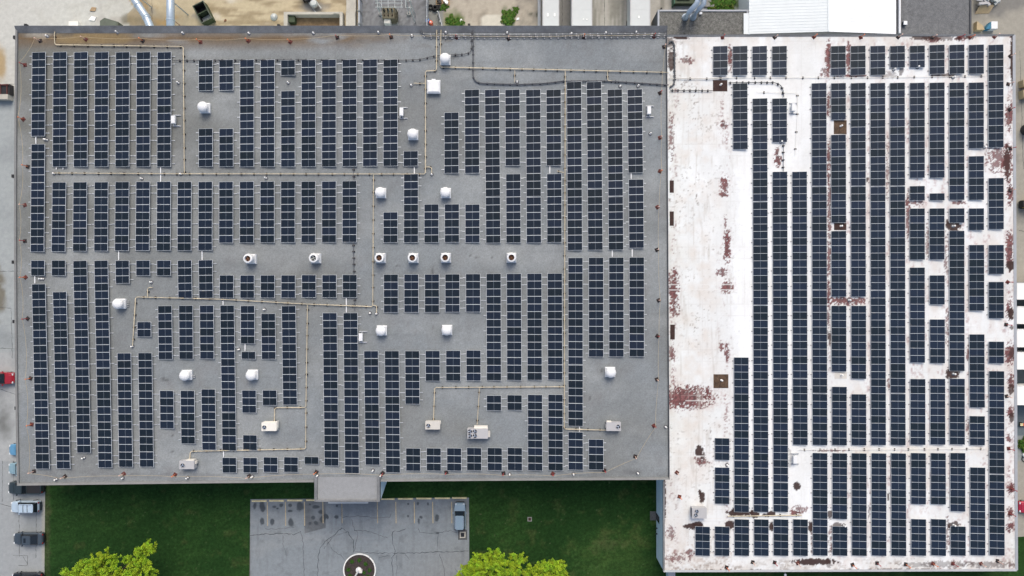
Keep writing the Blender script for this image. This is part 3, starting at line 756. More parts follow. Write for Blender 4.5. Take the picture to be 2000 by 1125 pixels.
def white_colour(px, py):
    n1 = fbm(px / 70, py / 70, 51); n2 = fbm(px / 12, py / 12, 52); n3 = fbm(px / 4.0, py / 4.0, 53, 4); n4 = fbm(px / 2.2, py / 2.2, 54, 2)
    c = np.ones(px.shape + (3,)) * np.array((0.655, 0.675, 0.68))
    c = mixc(c, (0.76, 0.785, 0.80), np.clip(soft(px, py, 1500, 560, 75, 520, 6) * 3 + (n2 - 0.5) * 1.2, 0, 1) * 0.9)
    c = mixc(c, (0.76, 0.785, 0.80), np.clip((fbm(px / 50, py / 90, 57) - 0.45) * 4, 0, 1) * 0.7)
    # general grime: strong near the edges, faint in the open
    edge = np.clip(1 - np.minimum(np.minimum(px - 1296, 1986 - px), np.minimum(py - 68, 1115 - py)) / 34, 0, 1)
    c = mixc(c, (0.53, 0.49, 0.44), edge * np.clip((n2 - 0.30) * 2.4, 0, 1) * 0.75)
    c = mixc(c, (0.62, 0.61, 0.57), np.clip((n1 - 0.46) * 2.4, 0, 1) * 0.45)
    spk = np.clip(1.25 - np.abs(px - 1350) / 90, 0.10, 1) + 0.35 * np.clip((py - 980) / 100, 0, 1)
    c = mixc(c, (0.20, 0.175, 0.16), np.clip((n3 - 0.655 + 0.05 * (fbm(px / 55, py / 80, 58) - 0.5)) * 9, 0, 1) * np.clip(spk, 0, 1) * np.clip((fbm(px / 45, py / 60, 59) - 0.36) * 3.2, 0.0, 1))
    c = mixc(c, (0.50, 0.47, 0.44), np.clip(soft(px, py, 1760, 92, 130, 11, 4) * 1.5, 0, 1) * np.clip((n3 - 0.45) * 4, 0, 1))
    c = mixc(c, (0.45, 0.38, 0.33), np.clip((py - 1020) / 60, 0, 1) * (px < 1430) * np.clip((n3 - 0.5) * 5, 0, 1) * 0.7)
    c = mixc(c, (0.52, 0.50, 0.46), np.clip(soft(px, py, 1330, 1070, 40, 50) * 1.2, 0, 1) * np.clip((n2 - 0.35) * 3, 0, 1) * 0.6)
    # rows of fastener heads showing through the coating
    gx, gy = px / 11.5, py / 14.4
    jx = vnoise(np.floor(gx) * 3.1, np.floor(gy) * 5.7, 71) - 0.5; jy = vnoise(np.floor(gx) * 4.3, np.floor(gy) * 2.9, 72) - 0.5
    dx = (gx - np.floor(gx) - 0.5 - jx * 0.35) * 11.5; dy = (gy - np.floor(gy) - 0.5 - jy * 0.35) * 14.4
    on = np.clip((vnoise(np.floor(gx) * 7.7, np.floor(gy) * 6.1, 73) - 0.38) * 2.2, 0, 1) * np.clip((fbm(px / 60, py / 70, 74) - 0.28) * 2.5, 0.1, 1)
    dot = np.clip(1.5 - np.hypot(dx / 1.5, dy / 1.1), 0, 1)
    c = mixc(c, (0.27, 0.25, 0.235), dot * on * np.clip(1.35 - np.abs(px - 1365) / 75, 0.25, 1) * 0.8)
    c = mixc(c, (0.60, 0.56, 0.52), np.clip(1.2 - np.abs(px - 1355) / 70, 0, 1) * np.clip((fbm(px / 26, py / 26, 75) - 0.42) * 3, 0, 1) * 0.75)
    c = mixc(c, (0.56, 0.50, 0.46), np.clip((fbm(px / 22, py / 40, 76) - 0.5) * 4, 0, 1) * np.clip((px - 1590) / 60, 0, 1) * 0.45)
    c = mixc(c, (0.28, 0.12, 0.12), np.clip((fbm(px / 9, py / 22, 77) - 0.54) * 6, 0, 1) * np.clip((px - 1600) / 60, 0, 1) * np.clip((n3 - 0.42) * 4, 0, 1) * 0.55)
    c = mixc(c, (0.30, 0.26, 0.23), np.clip((py - 1088) / 12, 0, 1) * np.clip((fbm(px / 24, py / 10, 78) - 0.46) * 5, 0, 1) * np.clip((n3 - 0.4) * 5, 0, 1) * 0.8)
    # worn specks of primer down the left strip and along the edges
    strip_ = np.clip(1.1 - np.abs(px - 1415) / 16, 0, 1) + np.clip(1.1 - np.abs(px - 1314) / 14, 0, 1) + np.clip(1.1 - np.abs(px - 1972) / 12, 0, 1) + 0.7 * np.clip(1.1 - np.abs(px - 1618) / 7, 0, 1)
    c = mixc(c, (0.17, 0.05, 0.05), np.clip(strip_, 0, 1) * np.clip((fbm(px / 10, py / 34, 79) - 0.50) * 6, 0, 1) * np.clip((n3 - 0.48) * 4 + (n4 - 0.5) * 3, 0, 1) * 0.85)
    # yellowish old coat along the array blocks
    c = mixc(c, (0.66, 0.62, 0.53), np.clip(soft(px, py, 1800, 880, 190, 12, 4) * 2, 0, 1) * np.clip((n2 - 0.35) * 2, 0, 1) * 0.6)
    c = mixc(c, (0.60, 0.56, 0.53), (px > 1600) * np.clip((n2 - 0.50) * 4, 0, 1) * np.clip((fbm(px / 30, py / 120, 60) - 0.42) * 4, 0, 1) * 0.5)
    for (x, y, rx, ry, s) in RED:
        w = np.clip((np.clip(soft(px, py, x, y, rx * 1.35, ry * 1.25), -1, 1) * 1.75 * s + ((n3 - 0.53) * 2.8 + (n4 - 0.53) * 3.4) * (1 - 0.45 * np.clip(soft(px, py, x, y, rx, ry), 0, 1))) * 3.4, 0, 1)
        w = w * (soft(px, py, x, y, rx * 1.35, ry * 1.25) > -0.05)
        c = mixc(c, np.array((0.078, 0.015, 0.017)) * (0.45 + 1.0 * n2[..., None]), w * np.clip(0.55 + 0.45 * s, 0, 1) * 0.95)
        halo = np.clip(soft(px, py, x, y, rx * 2.4, ry * 1.7) * 1.3, 0, 1) * np.clip((n3 - 0.42) * 3 + (n4 - 0.5) * 3, 0, 1)
        c = mixc(c, (0.30, 0.12, 0.12), halo * 0.50 * s)
    seam = ((np.abs((px - 1303) % 27.6 - 13.8) < 0.5) | (np.abs((py - 70) % 22.3 - 11.1) < 0.45)) * np.clip((fbm(px / 40, py / 40, 80) - 0.35) * 3, 0, 1)
    c = mixc(c, (0.50, 0.49, 0.47), seam * 0.35)
    c = mixc(c, (0.47, 0.45, 0.42), np.clip((fbm(px / 5, py / 45, 81) - 0.60) * 6, 0, 1) * np.clip(1.3 - np.abs(px - 1370) / 80, 0.2, 1) * 0.55)
    for (x, y, rx, ry, s) in DARK:
        w = np.clip((np.clip(soft(px, py, x, y, rx * 1.3, ry * 1.3), -1, 1) * 2.4 * s + (n3 - 0.50) * 2.2 + (n4 - 0.5) * 1.2) * 4.5, 0, 1)
        w = w * (soft(px, py, x, y, rx * 1.4, ry * 1.4) > -0.05)
        c = mixc(c, (0.034, 0.013, 0.010), w * np.clip(s, 0, 1) * 0.97)
    # sheet seams of the membrane
    for y in (178, 300, 445, 556, 566, 782, 820, 891, 1013):
        c = mixc(c, (0.66, 0.66, 0.65), (np.abs(py - y) < 0.6) * (px < 1440) * 0.8)
    return c * (0.97 + 0.06 * n4[..., None])


wbld = thing('annex_building', 'flat building with a worn white roof and blue side walls', 'building', P(1640, 590, 0))
WC = ((1296.5, 69), (1981, 68), (1986, 1114), (1296.5, 1116))
o = tinted_grid('roof', quad_corners(*WC), 400, 600, white_colour, M['white_roof'], ZW, wbld); o.location = -wbld.location
def lin(a, b): return lambda v: (a[0] * (1 - v) + b[0] * v, a[1] * (1 - v) + b[1] * v)
def shift(f, dx, dy): return lambda v: (f(v)[0] + dx, f(v)[1] + dy)
for a, b, dx, dy, ou, mm in ((WC[0], WC[1], 0, 2.2, (0, -1.2), M['edge_grey']), (WC[1], WC[2], -2.4, 0, (2.2, 0), M['edge_light']), (WC[3], WC[2], 0, -2.0, (0, 1.6), M['edge_light']), ((1296.5, 941), WC[3], 2.2, 0, (-1.2, 0), M['edge_grey'])):
    f = lin(a, b); mb = MB()
    strip(mb, edge_pts(shift(f, *ou), ZW + 0.12), edge_pts(shift(f, dx, dy), ZW + 0.12), ZW + 0.14, ZW + 0.05, ZW - 0.25)
    part(mb, 'edge_flashing', mm, wbld)
cs = [P(*WC[0], ZW), P(*WC[1], ZW), P(*WC[2], ZW), P(*WC[3], ZW)]
for a, b in ((0, 1), (1, 2), (2, 3)):
    mb = MB(); wall_line(mb, cs[a], cs[b], -0.02, ZW - 0.05, -0.3)
    part(mb, 'wall', M['wall_blue'], wbld)
wt = P(1296.5, 934, ZW)
mb = MB(); wall_line(mb, cs[3], Vector((cs[3].x, wt.y, 0)), -0.02, ZW - 0.05, -0.3)
part(mb, 'wall', M['wall_blue'], wbld)
d0 = Vector((cs[3].x - 0.03, P(0, 1014, 1.5).y, 0.0))
mb = MB(); mb.box(d0.x - 0.02, d0.y - 0.5, 0.05, d0.x + 0.03, d0.y + 0.5, 2.15); part(mb, 'door', M['glass'], wbld)
mb = MB(); mb.box(d0.x - 0.9, d0.y - 0.65, 0.006, d0.x + 0.0, d0.y + 0.65, 0.08); part(mb, 'doorstep', M['patch_dark'], wbld)  # doorstep colour kept dark to stand in for shading on the landing
for yy in (1033, 1044):
    q = P(1280, yy, 1.0)
    mb = MB(); mb.box(d0.x - 0.22, q.y - 0.06, 0.6, d0.x + 0.03, q.y + 0.06, 0.85); part(mb, 'meter', M['black'], wbld)
# ------------------------------------------------------------------ solar arrays
# each column: segments (left edge x at the top, left edge x at the bottom, top y, bottom y, panels[, y of expansion gaps])
GREY = [
    [(62.6, 61, 102, 266.3, 11), (61, 59.5, 281.5, 492, 14), (60.5, 60.5, 508.5, 538.5, 2), (62, 70, 554.6, 916, 24, 766)],
    [(103.7, 102.7, 101.6, 326, 15), (102.2, 100.4, 355.7, 491.7, 9), (101, 101, 508.3, 538.6, 2), (103, 110.6, 569.8, 915.3, 23, 780)],
    [(144.5, 143.7, 101.6, 326, 15), (143, 142, 355.5, 490.8, 9), (142.7, 150.4, 509, 884.7, 25, 720)],
    [(185.3, 184.3, 101.6, 326, 15), (184.4, 183.5, 355.3, 490.5, 9), (183.8, 192, 508.6, 913.8, 27, 720)],
    [(226, 225, 101.6, 326, 15), (225.2, 224, 355, 490, 9), (225.2, 225.8, 508.6, 553.7, 3), (228.7, 232.2, 689.4, 912.4, 15)],
    [(266.6, 265.8, 101.6, 326, 15), (265.7, 264.5, 354.7, 489.7, 9), (265.7, 265.7, 508.5, 538.5, 2), (267.8, 268, 628.3, 658, 2), (269.6, 273, 689, 912, 15)],
    [(307.4, 306.5, 101.6, 326, 15), (306.5, 305.6, 354.5, 489.5, 9), (306.2, 306.2, 508.5, 538.5, 2), (308.3, 309.7, 597, 702, 7), (311.9, 312.6, 762.7, 837, 5)],
    [(346.7, 346.1, 354.8, 489.6, 9), (346.7, 348, 508.3, 582.7, 5), (349.2, 350, 596.5, 701.6, 7), (352.4, 353.8, 762.7, 866.5, 7)],
    [(387.8, 387.8, 117, 177.4, 4), (387.8, 387.8, 251.2, 325.9, 5), (387.5, 387, 354.8, 489.3, 9), (387.5, 388.8, 507.7, 582.4, 5), (389.9, 390.6, 596.3, 701.2, 7), (393, 394.7, 759.9, 877.8, 8)],
    [(428, 428, 116.7, 177, 4), (428, 428, 251.2, 325.9, 5), (427.7, 427.5, 354.8, 474.8, 8), (428.7, 428.7, 537.4, 582.4, 3), (429.8, 434.1, 596.4, 879.9, 19, 805.4), (434, 434.5, 893.6, 923.4, 2)],
    [(468.5, 468.3, 116.7, 326.2, 14), (468, 468, 354.5, 474.5, 8), (469, 469, 537.4, 582.4, 3), (469.7, 470, 597, 670.8, 5), (471.5, 471.5, 686.6, 701.5, 1), (472.5, 473, 762, 806.6, 3), (474.3, 474.4, 849.5, 879, 2), (474.7, 474.9, 893.6, 923, 2)],
    [(508.7, 508.5, 116.7, 326, 14), (508.2, 508.2, 354.2, 474.2, 8), (508.8, 508.8, 537.4, 582.1, 3), (509.9, 511, 612.3, 701.6, 6), (512.7, 513, 762, 791.6, 2), (514.5, 514.7, 892.7, 922.2, 2)],
    [(548.6, 548.6, 117.3, 147.5, 2), (548.6, 548.6, 177.4, 326.2, 10), (548.4, 548.4, 354.2, 473.9, 8), (549, 549, 537.2, 582, 3), (549.7, 552.6, 597.2, 790.8, 13), (554.3, 554.5, 892.5, 922, 2)],
    [(588.5, 588.5, 116.7, 326, 14), (588.3, 588.3, 354.2, 473.6, 8), (589.2, 589.2, 536.7, 581.5, 3), (594.5, 594.6, 891.8, 906.6, 1)],
    [(628.4, 628.4, 116.4, 325.9, 14), (628.5, 628.5, 354, 473.6, 8), (629.1, 629.1, 536.7, 581.5, 3), (630, 633.6, 610.9, 908.7, 20, 819)],
    [(668.6, 668.6, 116, 325.2, 14), (668.4, 668.4, 353.3, 473.3, 8), (669, 669, 536.4, 581.2, 3), (670.3, 673.5, 610.9, 922.9, 21, 819)],
    [(708.5, 708.5, 116, 324.9, 14), (710.5, 713.7, 685.2, 907, 15)],
    [(748.4, 748.4, 116, 324.6, 14), (748.5, 748.5, 414.3, 473.9, 4), (749.2, 749.4, 535.8, 610.5, 5), (751, 753.5, 685.2, 922, 16)],
    [(788, 788, 294.9, 324.8, 2), (788.5, 788.5, 339.8, 473.9, 9), (789, 789.3, 535.8, 610.2, 5), (790.8, 791.5, 685.2, 789.4, 7), (792.6, 792.9, 875.2, 919.7, 3)],
    [(828.4, 828.4, 398.8, 473.9, 5), (829.3, 829.4, 535.5, 610.2, 5), (830.7, 831, 684.8, 744.2, 4), (832.8, 833, 875, 919.4, 3)],
    [(867.5, 867.6, 219.5, 338.5, 8), (868.3, 868.4, 398.6, 473.6, 5), (869.2, 869.4, 535.3, 609.8, 5), (870.8, 871, 684.4, 744, 4), (872.6, 872.8, 875, 919.4, 3)],
    [(907.4, 907.8, 174.9, 338.4, 11), (908.3, 908.5, 399, 474, 5), (909.5, 909.7, 534.8, 609.6, 5), (910.4, 910.6, 684, 743.7, 4), (911.6, 911.8, 874.4, 918.9, 3)],
    [(946.6, 949, 174.9, 474.8, 20, 384), (949.7, 950.3, 534.3, 743.2, 14), (950.3, 950.5, 772.2, 801.6, 2), (951.8, 952, 874.4, 918.9, 3)],
    [(986.4, 987, 174.9, 323.8, 10), (988, 988.5, 339.6, 474.3, 9), (989.3, 990, 534.3, 742.9, 14), (990.5, 990.6, 771.5, 801, 2), (991, 991.2, 874.2, 918.7, 3)],
    [(1026.9, 1028.3, 174.9, 474.5, 20, 384), (1029.2, 1029.8, 534, 742.6, 14), (1030.4, 1030.8, 770.6, 918.9, 10)],
    [(1066.7, 1067.2, 174.9, 323.8, 10), (1067.9, 1068.3, 339.2, 473.7, 9), (1069, 1069.8, 533.7, 742.2, 14), (1070.3, 1070.6, 770.4, 918.6, 10)],
    [(1106.5, 1108.4, 159.6, 489, 22, 368.7), (1109.3, 1109.6, 503.2, 832.5, 22, 712.8), (1109.6, 1109.8, 843.6, 917.8, 5)],
    [(1145.4, 1148.3, 159.6, 488.6, 22, 368.5), (1149.5, 1149.6, 502.9, 697.2, 13), (1149.5, 1149.6, 857.8, 917.4, 4)],
    [(1185.9, 1188.5, 174.5, 487.6, 21, 382.6), (1189, 1189.2, 502.6, 697, 13)],
    [(1225, 1226.8, 174.2, 337.4, 11), (1227.5, 1228.3, 350.2, 484.8, 9), (1228.7, 1229, 502.4, 696.6, 13)],
]
WHITE = [
    [(1357.9, 1357.9, 1028.3, 1085.4, 4)],
    [(1392.4, 1392.4, 90, 147.4, 4), (1396, 1396, 855.6, 898.3, 3), (1396, 1396, 912.8, 984, 5), (1396, 1396, 1028.3, 1085.4, 4)],
    [(1431, 1431, 90, 147.4, 4), (1431, 1431.6, 162.6, 291.9, 9), (1433.3, 1434, 698, 1000.2, 21, 898), (1434.4, 1434.4, 1014, 1085.2, 5)],
    [(1469.2, 1469.2, 90, 147.4, 4), (1469.8, 1472, 192.2, 1000.2, 56, 394, 596.8, 799), (1472.4, 1472.4, 1014, 1085.2, 5)],
    [(1507.8, 1507.8, 90, 147.4, 4), (1508, 1508.2, 192.2, 278, 6), (1508.7, 1510.4, 335.3, 1000, 46, 536.3, 739.3, 941), (1510.8, 1510.8, 1014, 1085.2, 5)],
    [(1547, 1548.5, 335.3, 869.2, 37, 536.3, 739.3), (1548.8, 1548.8, 1014, 1085.2, 5)],
    [(1585, 1586.9, 162.3, 869.6, 49, 364, 566, 769.4), (1586.9, 1587.3, 884.6, 1085.2, 14)],
    [(1622.6, 1622.6, 89.8, 147.4, 4), (1622.9, 1622.9, 162.3, 234.2, 5), (1622.9, 1623.5, 263, 435.2, 12), (1623.5, 1623.7, 451, 579.8, 9), (1623.8, 1624, 597, 725.8, 9), (1624.6, 1624.8, 755.2, 869.8, 8), (1625.3, 1625.5, 885, 1013.9, 9), (1625.7, 1625.8, 1028, 1085.2, 4)],
    [(1661.2, 1661.2, 89.5, 147, 4), (1661.5, 1661.9, 162, 579.6, 29, 364), (1662.3, 1662.4, 597, 740, 10), (1662.6, 1662.8, 769.7, 870, 7), (1663.3, 1663.6, 885, 1085.6, 14)],
    [(1699.6, 1699.6, 89.5, 147, 4), (1699.6, 1701, 162, 869.6, 49, 364, 566), (1701.7, 1702, 885, 1085.6, 14)],
    [(1738, 1738, 89.5, 132.6, 3), (1737.8, 1739.4, 161.7, 869.6, 49, 363.5, 566, 768.7), (1740, 1740.6, 885, 1085.6, 14)],
    [(1776.7, 1776.7, 89.3, 132.2, 3), (1776.7, 1776.7, 161.6, 347.9, 13), (1776.7, 1776.7, 363.2, 391.8, 2), (1776.7, 1776.7, 407, 507.4, 7), (1776.7, 1777, 522.4, 708.6, 13), (1777.8, 1778, 740, 868.9, 9), (1778.8, 1779, 884.6, 985, 7), (1779.2, 1779.4, 1013.7, 1085.2, 5)],
    [(1815.3, 1815.3, 87.6, 145, 4), (1815.3, 1815.3, 161.3, 347.6, 13), (1815.3, 1815.3, 377.4, 391.8, 1), (1815.2, 1815.2, 406.8, 507.2, 7), (1815.5, 1815.6, 537.6, 595, 4), (1815.8, 1816, 623.6, 709.6, 6), (1816.5, 1816.8, 739.6, 868.6, 9), (1817.6, 1817.7, 884.8, 985.2, 7), (1818, 1818, 1013.8, 1085.4, 5)],
    [(1853.9, 1853.9, 87.3, 144.6, 4), (1853.9, 1853.9, 161, 390.9, 16), (1853.9, 1853.9, 406.8, 435.4, 2), (1853.9, 1854.3, 450.6, 724.8, 19, 651.5), (1854.6, 1854.8, 739.4, 868.3, 9), (1855.6, 1855.8, 884.4, 999, 8), (1856.4, 1856.4, 1027.8, 1085.2, 4)],
    [(1891.8, 1891.8, 87.3, 144.6, 4), (1891.8, 1891.8, 161, 290.2, 9), (1891.8, 1891.9, 304.8, 390.9, 6), (1891.9, 1892, 406.8, 449.8, 3), (1892.3, 1892.7, 478.2, 607.2, 9), (1893, 1893.7, 652.8, 796.2, 10), (1893.7, 1893.9, 812.4, 869.8, 4), (1894.4, 1894.8, 912.8, 1084.9, 12)],
    [(1930, 1930.3, 87.3, 288.2, 14), (1930.4, 1930.7, 347.6, 448, 7), (1930.7, 1930.7, 478.2, 535.6, 4), (1930.7, 1930.8, 550.4, 622, 5), (1931, 1931, 667, 710, 3), (1931.4, 1932.4, 724.6, 1084.8, 25, 925.5)],
]
PW, PH, TILT = 2.02, 1.022, radians(6.2)


def panel_mesh(name, fr, cells, mid):
    """Framed module: raised frame bars, a centre bar and two recessed fields of cells; origin in the middle of its underside."""
    mb = MB()
    w, h, t = PW / 2, PH / 2, 0.045
    fx = fr * 1.3
    mb.box(-w, -h, 0.0, w, h, 0.030, 0)
    mb.box(-w, h - fr, 0.030, w, h, t, 0); mb.box(-w, -h, 0.030, w, -h + fr, t, 0)
    mb.box(-w, -h + fr, 0.030, -w + fx, h - fr, t, 0); mb.box(w - fx, -h + fr, 0.030, w, h - fr, t, 0)
    mb.box(-0.014, -h + fr, 0.030, 0.014, h - fr, 0.034, 2)
    for a, b in ((-w + fx, -0.014), (0.014, w - fx)):
        mb.add([(a, -h + fr, .036), (b, -h + fr, .036), (b, h - fr, .036), (a, h - fr, .036)], [(0, 1, 2, 3)], 1)
    return mb.mesh(name, [M['frame'], cells, mid])


pm_g = panel_mesh('panel', 0.028, M['cells'], M['midline'])
pm_w = panel_mesh('panel_w', 0.020, M['cells_white'], M['midline'])


def rail_mesh(name, x0, x1, m, hw=0.035):
    mb = MB()
    mb.box(x0, -hw, 0.03, x1, hw, 0.085)
    for x in (-0.86, 0.82):
        zt = 0.12 + (x + PW / 2) * sin(TILT) + 0.0
        mb.box(x - 0.03, -0.03, 0.085, x + 0.03, 0.03, zt)
        mb.box(x - 0.12, -0.09, 0.0, x + 0.12, 0.09, 0.03)
    return mb.mesh(name, [m])


rm_g = rail_mesh('rail', -1.385, 1.385, M['rail'], 0.05)
n_arr = {'g': 0, 'w': 0}
NUM = {1: 'single', 2: 'two', 3: 'three', 4: 'four', 5: 'five', 6: 'six', 7: 'seven', 8: 'eight', 9: 'nine', 10: 'ten'}


def solar(seg, col, idx, nseg, ncol, z, grey):
    xt, xb, yt, yb, n = seg[:5]
    gaps = seg[5:]
    z0 = z + 0.15
    a, b = P(xt, yt, z0), P(xb, yb, z0)
    half = PW / 2 * cos(TILT)
    zm = z + 0.24
    top, bot = P(xt, yt, zm), P(xb, yb, zm)
    top.x, bot.x = a.x + half, b.x + half
    d = bot - top; Ln = d.length
    ang = math.atan2(d.x, -d.y)                     # lean of the column against the roof's long axis
    cw = f'{ORD[col + 1]} column'
    roof = 'grey roof' if grey else 'white roof'
    pos = 'the only array' if nseg == 1 else f'{ORD[idx + 1]} array from the top'
    lab = f'{NUM.get(n, n)}-panel solar array, {pos} in the {cw} across the {roof}' if n > 1 else f'single solar panel, {pos} in the {cw} across the {roof}'
    r = thing('solar_array', lab, 'solar array', (top.x, top.y, z), ang, f'solar arrays on the {roof}')
    gp = 0.10
    pitch = max((Ln - gp * len(gaps)) / n, PH + 0.006)
    grow = [round((g - yt) / (yb - yt) * n) for g in gaps]
    ys = []
    for i in range(n):
        ys.append(-(i + 0.5) * pitch - gp * sum(1 for g in grow if i >= g))
    me = pm_g if grey else pm_w
    for y in ys:
        o = bpy.data.objects.new('panel', me); C.objects.link(o)
        o.parent = r; o.location = (0, y, 0.125 + PW / 2 * sin(TILT)); o.rotation_euler = (rnd.uniform(-0.004, 0.004), -TILT + rnd.uniform(-0.006, 0.006), 0)
    rows = sorted({0, n - 1} | ({i for i in range(1, n, 2)}))
    if grey:
        for i in rows:
            o = bpy.data.objects.new('rail', rm_g); C.objects.link(o)
            o.parent = r; o.location = (0, ys[i] + rnd.uniform(-0.04, 0.04), 0)
    else:
        mb = MB()
        for i in rows:
            y = ys[i]
            mb.box(-1.20, y - 0.022, 0.03, 1.22, y + 0.022, 0.075)
            for x in (-0.86, 0.82):
                mb.box(x - 0.03, y - 0.03, 0.075, x + 0.03, y + 0.03, 0.12 + (x + PW / 2) * sin(TILT))
            for x in (-1.17, 1.17):
                mb.box(x - 0.05, y - 0.06, 0.0, x + 0.05, y + 0.05, 0.09)
        tag(mb.build('mounting_feet', M['rail_dark'], r), kind='stuff')
    for g in grow:
        mb = MB(); yy = -g * pitch - gp * sum(1 for q in grow if q < g) - gp / 2
        mb.box(-0.98, yy - 0.025, 0.10, 0.98, yy + 0.025, 0.16)
        mb.build('splice_bar', M['rail'], r)
    return r


arrays = {}
for cols, z, grey in ((GREY, ZG, True), (WHITE, ZW, False)):
    for ci, col in enumerate(cols):
        for si, seg in enumerate(col):
            arrays[(grey, ci, si)] = solar(seg, ci, si, len(col), len(cols), z, grey)

# white cable trays that bridge the gaps between arrays on the grey roof
TRAYS = [(69, 266, 281), (109, 326, 331), (122, 326, 331), (313, 326, 355), (231, 490, 508), (394, 490, 508), (435, 582, 596), (676, 581, 611), (67, 539, 554), (809, 326, 340), (436, 880, 894),
         (1074, 324, 339), (1132, 833, 844), (1196, 488, 502), (1235, 485, 502), (1233, 337, 350), (478, 671, 686)]
for k, (x, ya, yb) in enumerate(TRAYS):
    p0, p1 = P(x, ya + 0.5, ZG + 0.2), P(x, yb - 0.5, ZG + 0.2)
    near = min(range(len(GREY)), key=lambda i: abs(GREY[i][0][0] + 14 - x))
    same = [q for q in TRAYS if abs(q[0] - x) < 22]
    cnt = f', {ORD[sorted(same, key=lambda q: (q[1], q[0])).index((x, ya, yb)) + 1]} from the top' if len(same) > 1 else ''
    t = thing('cable_tray', f'short white cable tray in the {ORD[near + 1]} column of the grey roof{cnt}', 'cable tray', (p0.x, p0.y, ZG), group='cable trays between arrays')
    ln = p0.y - p1.y
    MB().box(-0.06, -ln, 0.05, 0.06, 0, 0.11).build('channel', M['white_metal'], t)
    for y in (-0.08, -ln + 0.08):
        MB().box(-0.10, y - 0.05, 0.0, 0.10, y + 0.05, 0.05).build('foot', M['rubber'], t)

# ------------------------------------------------------------------ roof fans and vents
def mushroom(px, py, label, pipes=0, size=1.36):
    t = thing('exhaust_fan', label, 'roof fan', P(px, py, ZG), group='domed exhaust fans on the grey roof')
    h = size / 2
    mb = MB(); mb.box(-h + 0.06, -h + 0.06, 0, h - 0.06, h - 0.06, 0.38); mb.box(-h, -h, 0.38, h, h, 0.46); mb.build('curb', M['white_metal'], t)
    mb = MB()
    mb.add([(-h + .05, -h + .05, .46), (h - .05, -h + .05, .46), (h - .05, h - .05, .46), (-h + .05, h - .05, .46), (-.38, -.38, .86), (.38, -.38, .86), (.38, .38, .86), (-.38, .38, .86)],
           [(0, 1, 5, 4), (1, 2, 6, 5), (2, 3, 7, 6), (3, 0, 4, 7), (4, 5, 6, 7)])
    mb.build('hood_base', M['white_metal'], t)
    MB().lathe([(0.42, 0.8), (0.42, 1.1)], 14).build('neck', M['unit_grey'], t)
    MB().lathe([(0.70, 1.02), (0.72, 1.10), (0.66, 1.26), (0.50, 1.42), (0.28, 1.52), (0.06, 1.56)], 14).build('dome', M['white_metal'], t)
    for k in range(pipes):
        y = -0.35 + 0.23 * k
        MB().tube([(h - 0.05, y, 0.2), (h + 0.28, y, 0.2), (h + 0.28, y, 0.0)], 0.045, 6).build('conduit', M['conduit_grey'], t)
    return t


for a in [(403, 212.7, 'domed white exhaust fan in the bare bay among the upper left arrays'), (870.5, 119, 'domed white exhaust fan beside the yellow pipes near the top edge'),
          (808, 265, 'domed white exhaust fan above the small two-panel array'), (745.5, 378, 'domed white exhaust fan just right of the long vertical gas pipe'),
          (871.5, 378, 'domed white exhaust fan above the row of five-panel arrays'), (239, 593, 'domed white exhaust fan with four short conduits, left end of the bent gas pipe', 4),
          (368, 731.5, 'domed white exhaust fan between seven-panel arrays, with two conduits', 2), (496, 731, 'domed white exhaust fan below the single solar panel'),
          (747, 645, 'domed white exhaust fan right of the inverter box below the middle gas pipe'), (874, 644, 'domed white exhaust fan in the wide gap above four-panel arrays'),
          (1190.7, 725.7, 'domed white exhaust fan alone in the open lower right of the grey roof')]:
    mushroom(*a)


def upblast(px, py, label, inner):
    t = thing('upblast_fan', label, 'roof fan', P(px, py, ZG), group='row of open-topped exhaust fans across the grey roof')
    h = 0.66
    mb = MB(); mb.box(-h, -h, 0, h, h, 0.42); mb.add([(-h, -h, .42), (h, -h, .42), (h, h, .42), (-h, h, .42), (-.5, -.5, .72), (.5, -.5, .72), (.5, .5, .72), (-.5, .5, .72)],
                                                       [(0, 1, 5, 4), (1, 2, 6, 5), (2, 3, 7, 6), (3, 0, 4, 7), (4, 5, 6, 7)])
    mb.build('curb', M['white_metal'], t)
    MB().lathe([(0.52, 0.7), (0.66, 0.95), (0.68, 1.3), (0.58, 1.62), (0.40, 1.66), (0.38, 1.3)], 20, close=False).build('windband', M['white_metal'], t)
    MB().lathe([(0.01, 1.30), (0.375, 1.305)], 16, close=False).build('throat', inner, t)
    mb = MB()
    for k in range(4):
        a = k * pi / 2 + 0.4
        mb.add([(0.08 * cos(a), 0.08 * sin(a), 1.40), (0.34 * cos(a - .35), 0.34 * sin(a - .35), 1.37), (0.34 * cos(a + .35), 0.34 * sin(a + .35), 1.42)], [(0, 1, 2)])
    mb.lathe([(0.09, 1.32), (0.09, 1.46), (0.03, 1.5)], 8)
    mb.build('impeller', M['rust'] if inner is M['rust_dark'] else M['steel'], t)


ub = [(492.5, 506), (618.5, 505), (744.7, 504.5), (808.4, 504.5), (871.6, 504), (999, 503.8)]
for k, (x, y) in enumerate(ub):
    upblast(x, y, ['leftmost open-topped white fan with a rusty brown throat', 'open-topped white fan with a grey throat, second in its row', 'open-topped white fan with brown throat right beside the vertical gas pipe',
                   'open-topped white fan, fourth in the row across the middle', 'open-topped white fan, fifth in the row across the middle', 'rightmost open-topped white fan of the row, standing alone'][k],
            M['fan_dark'] if k == 1 else M['rust_dark'])

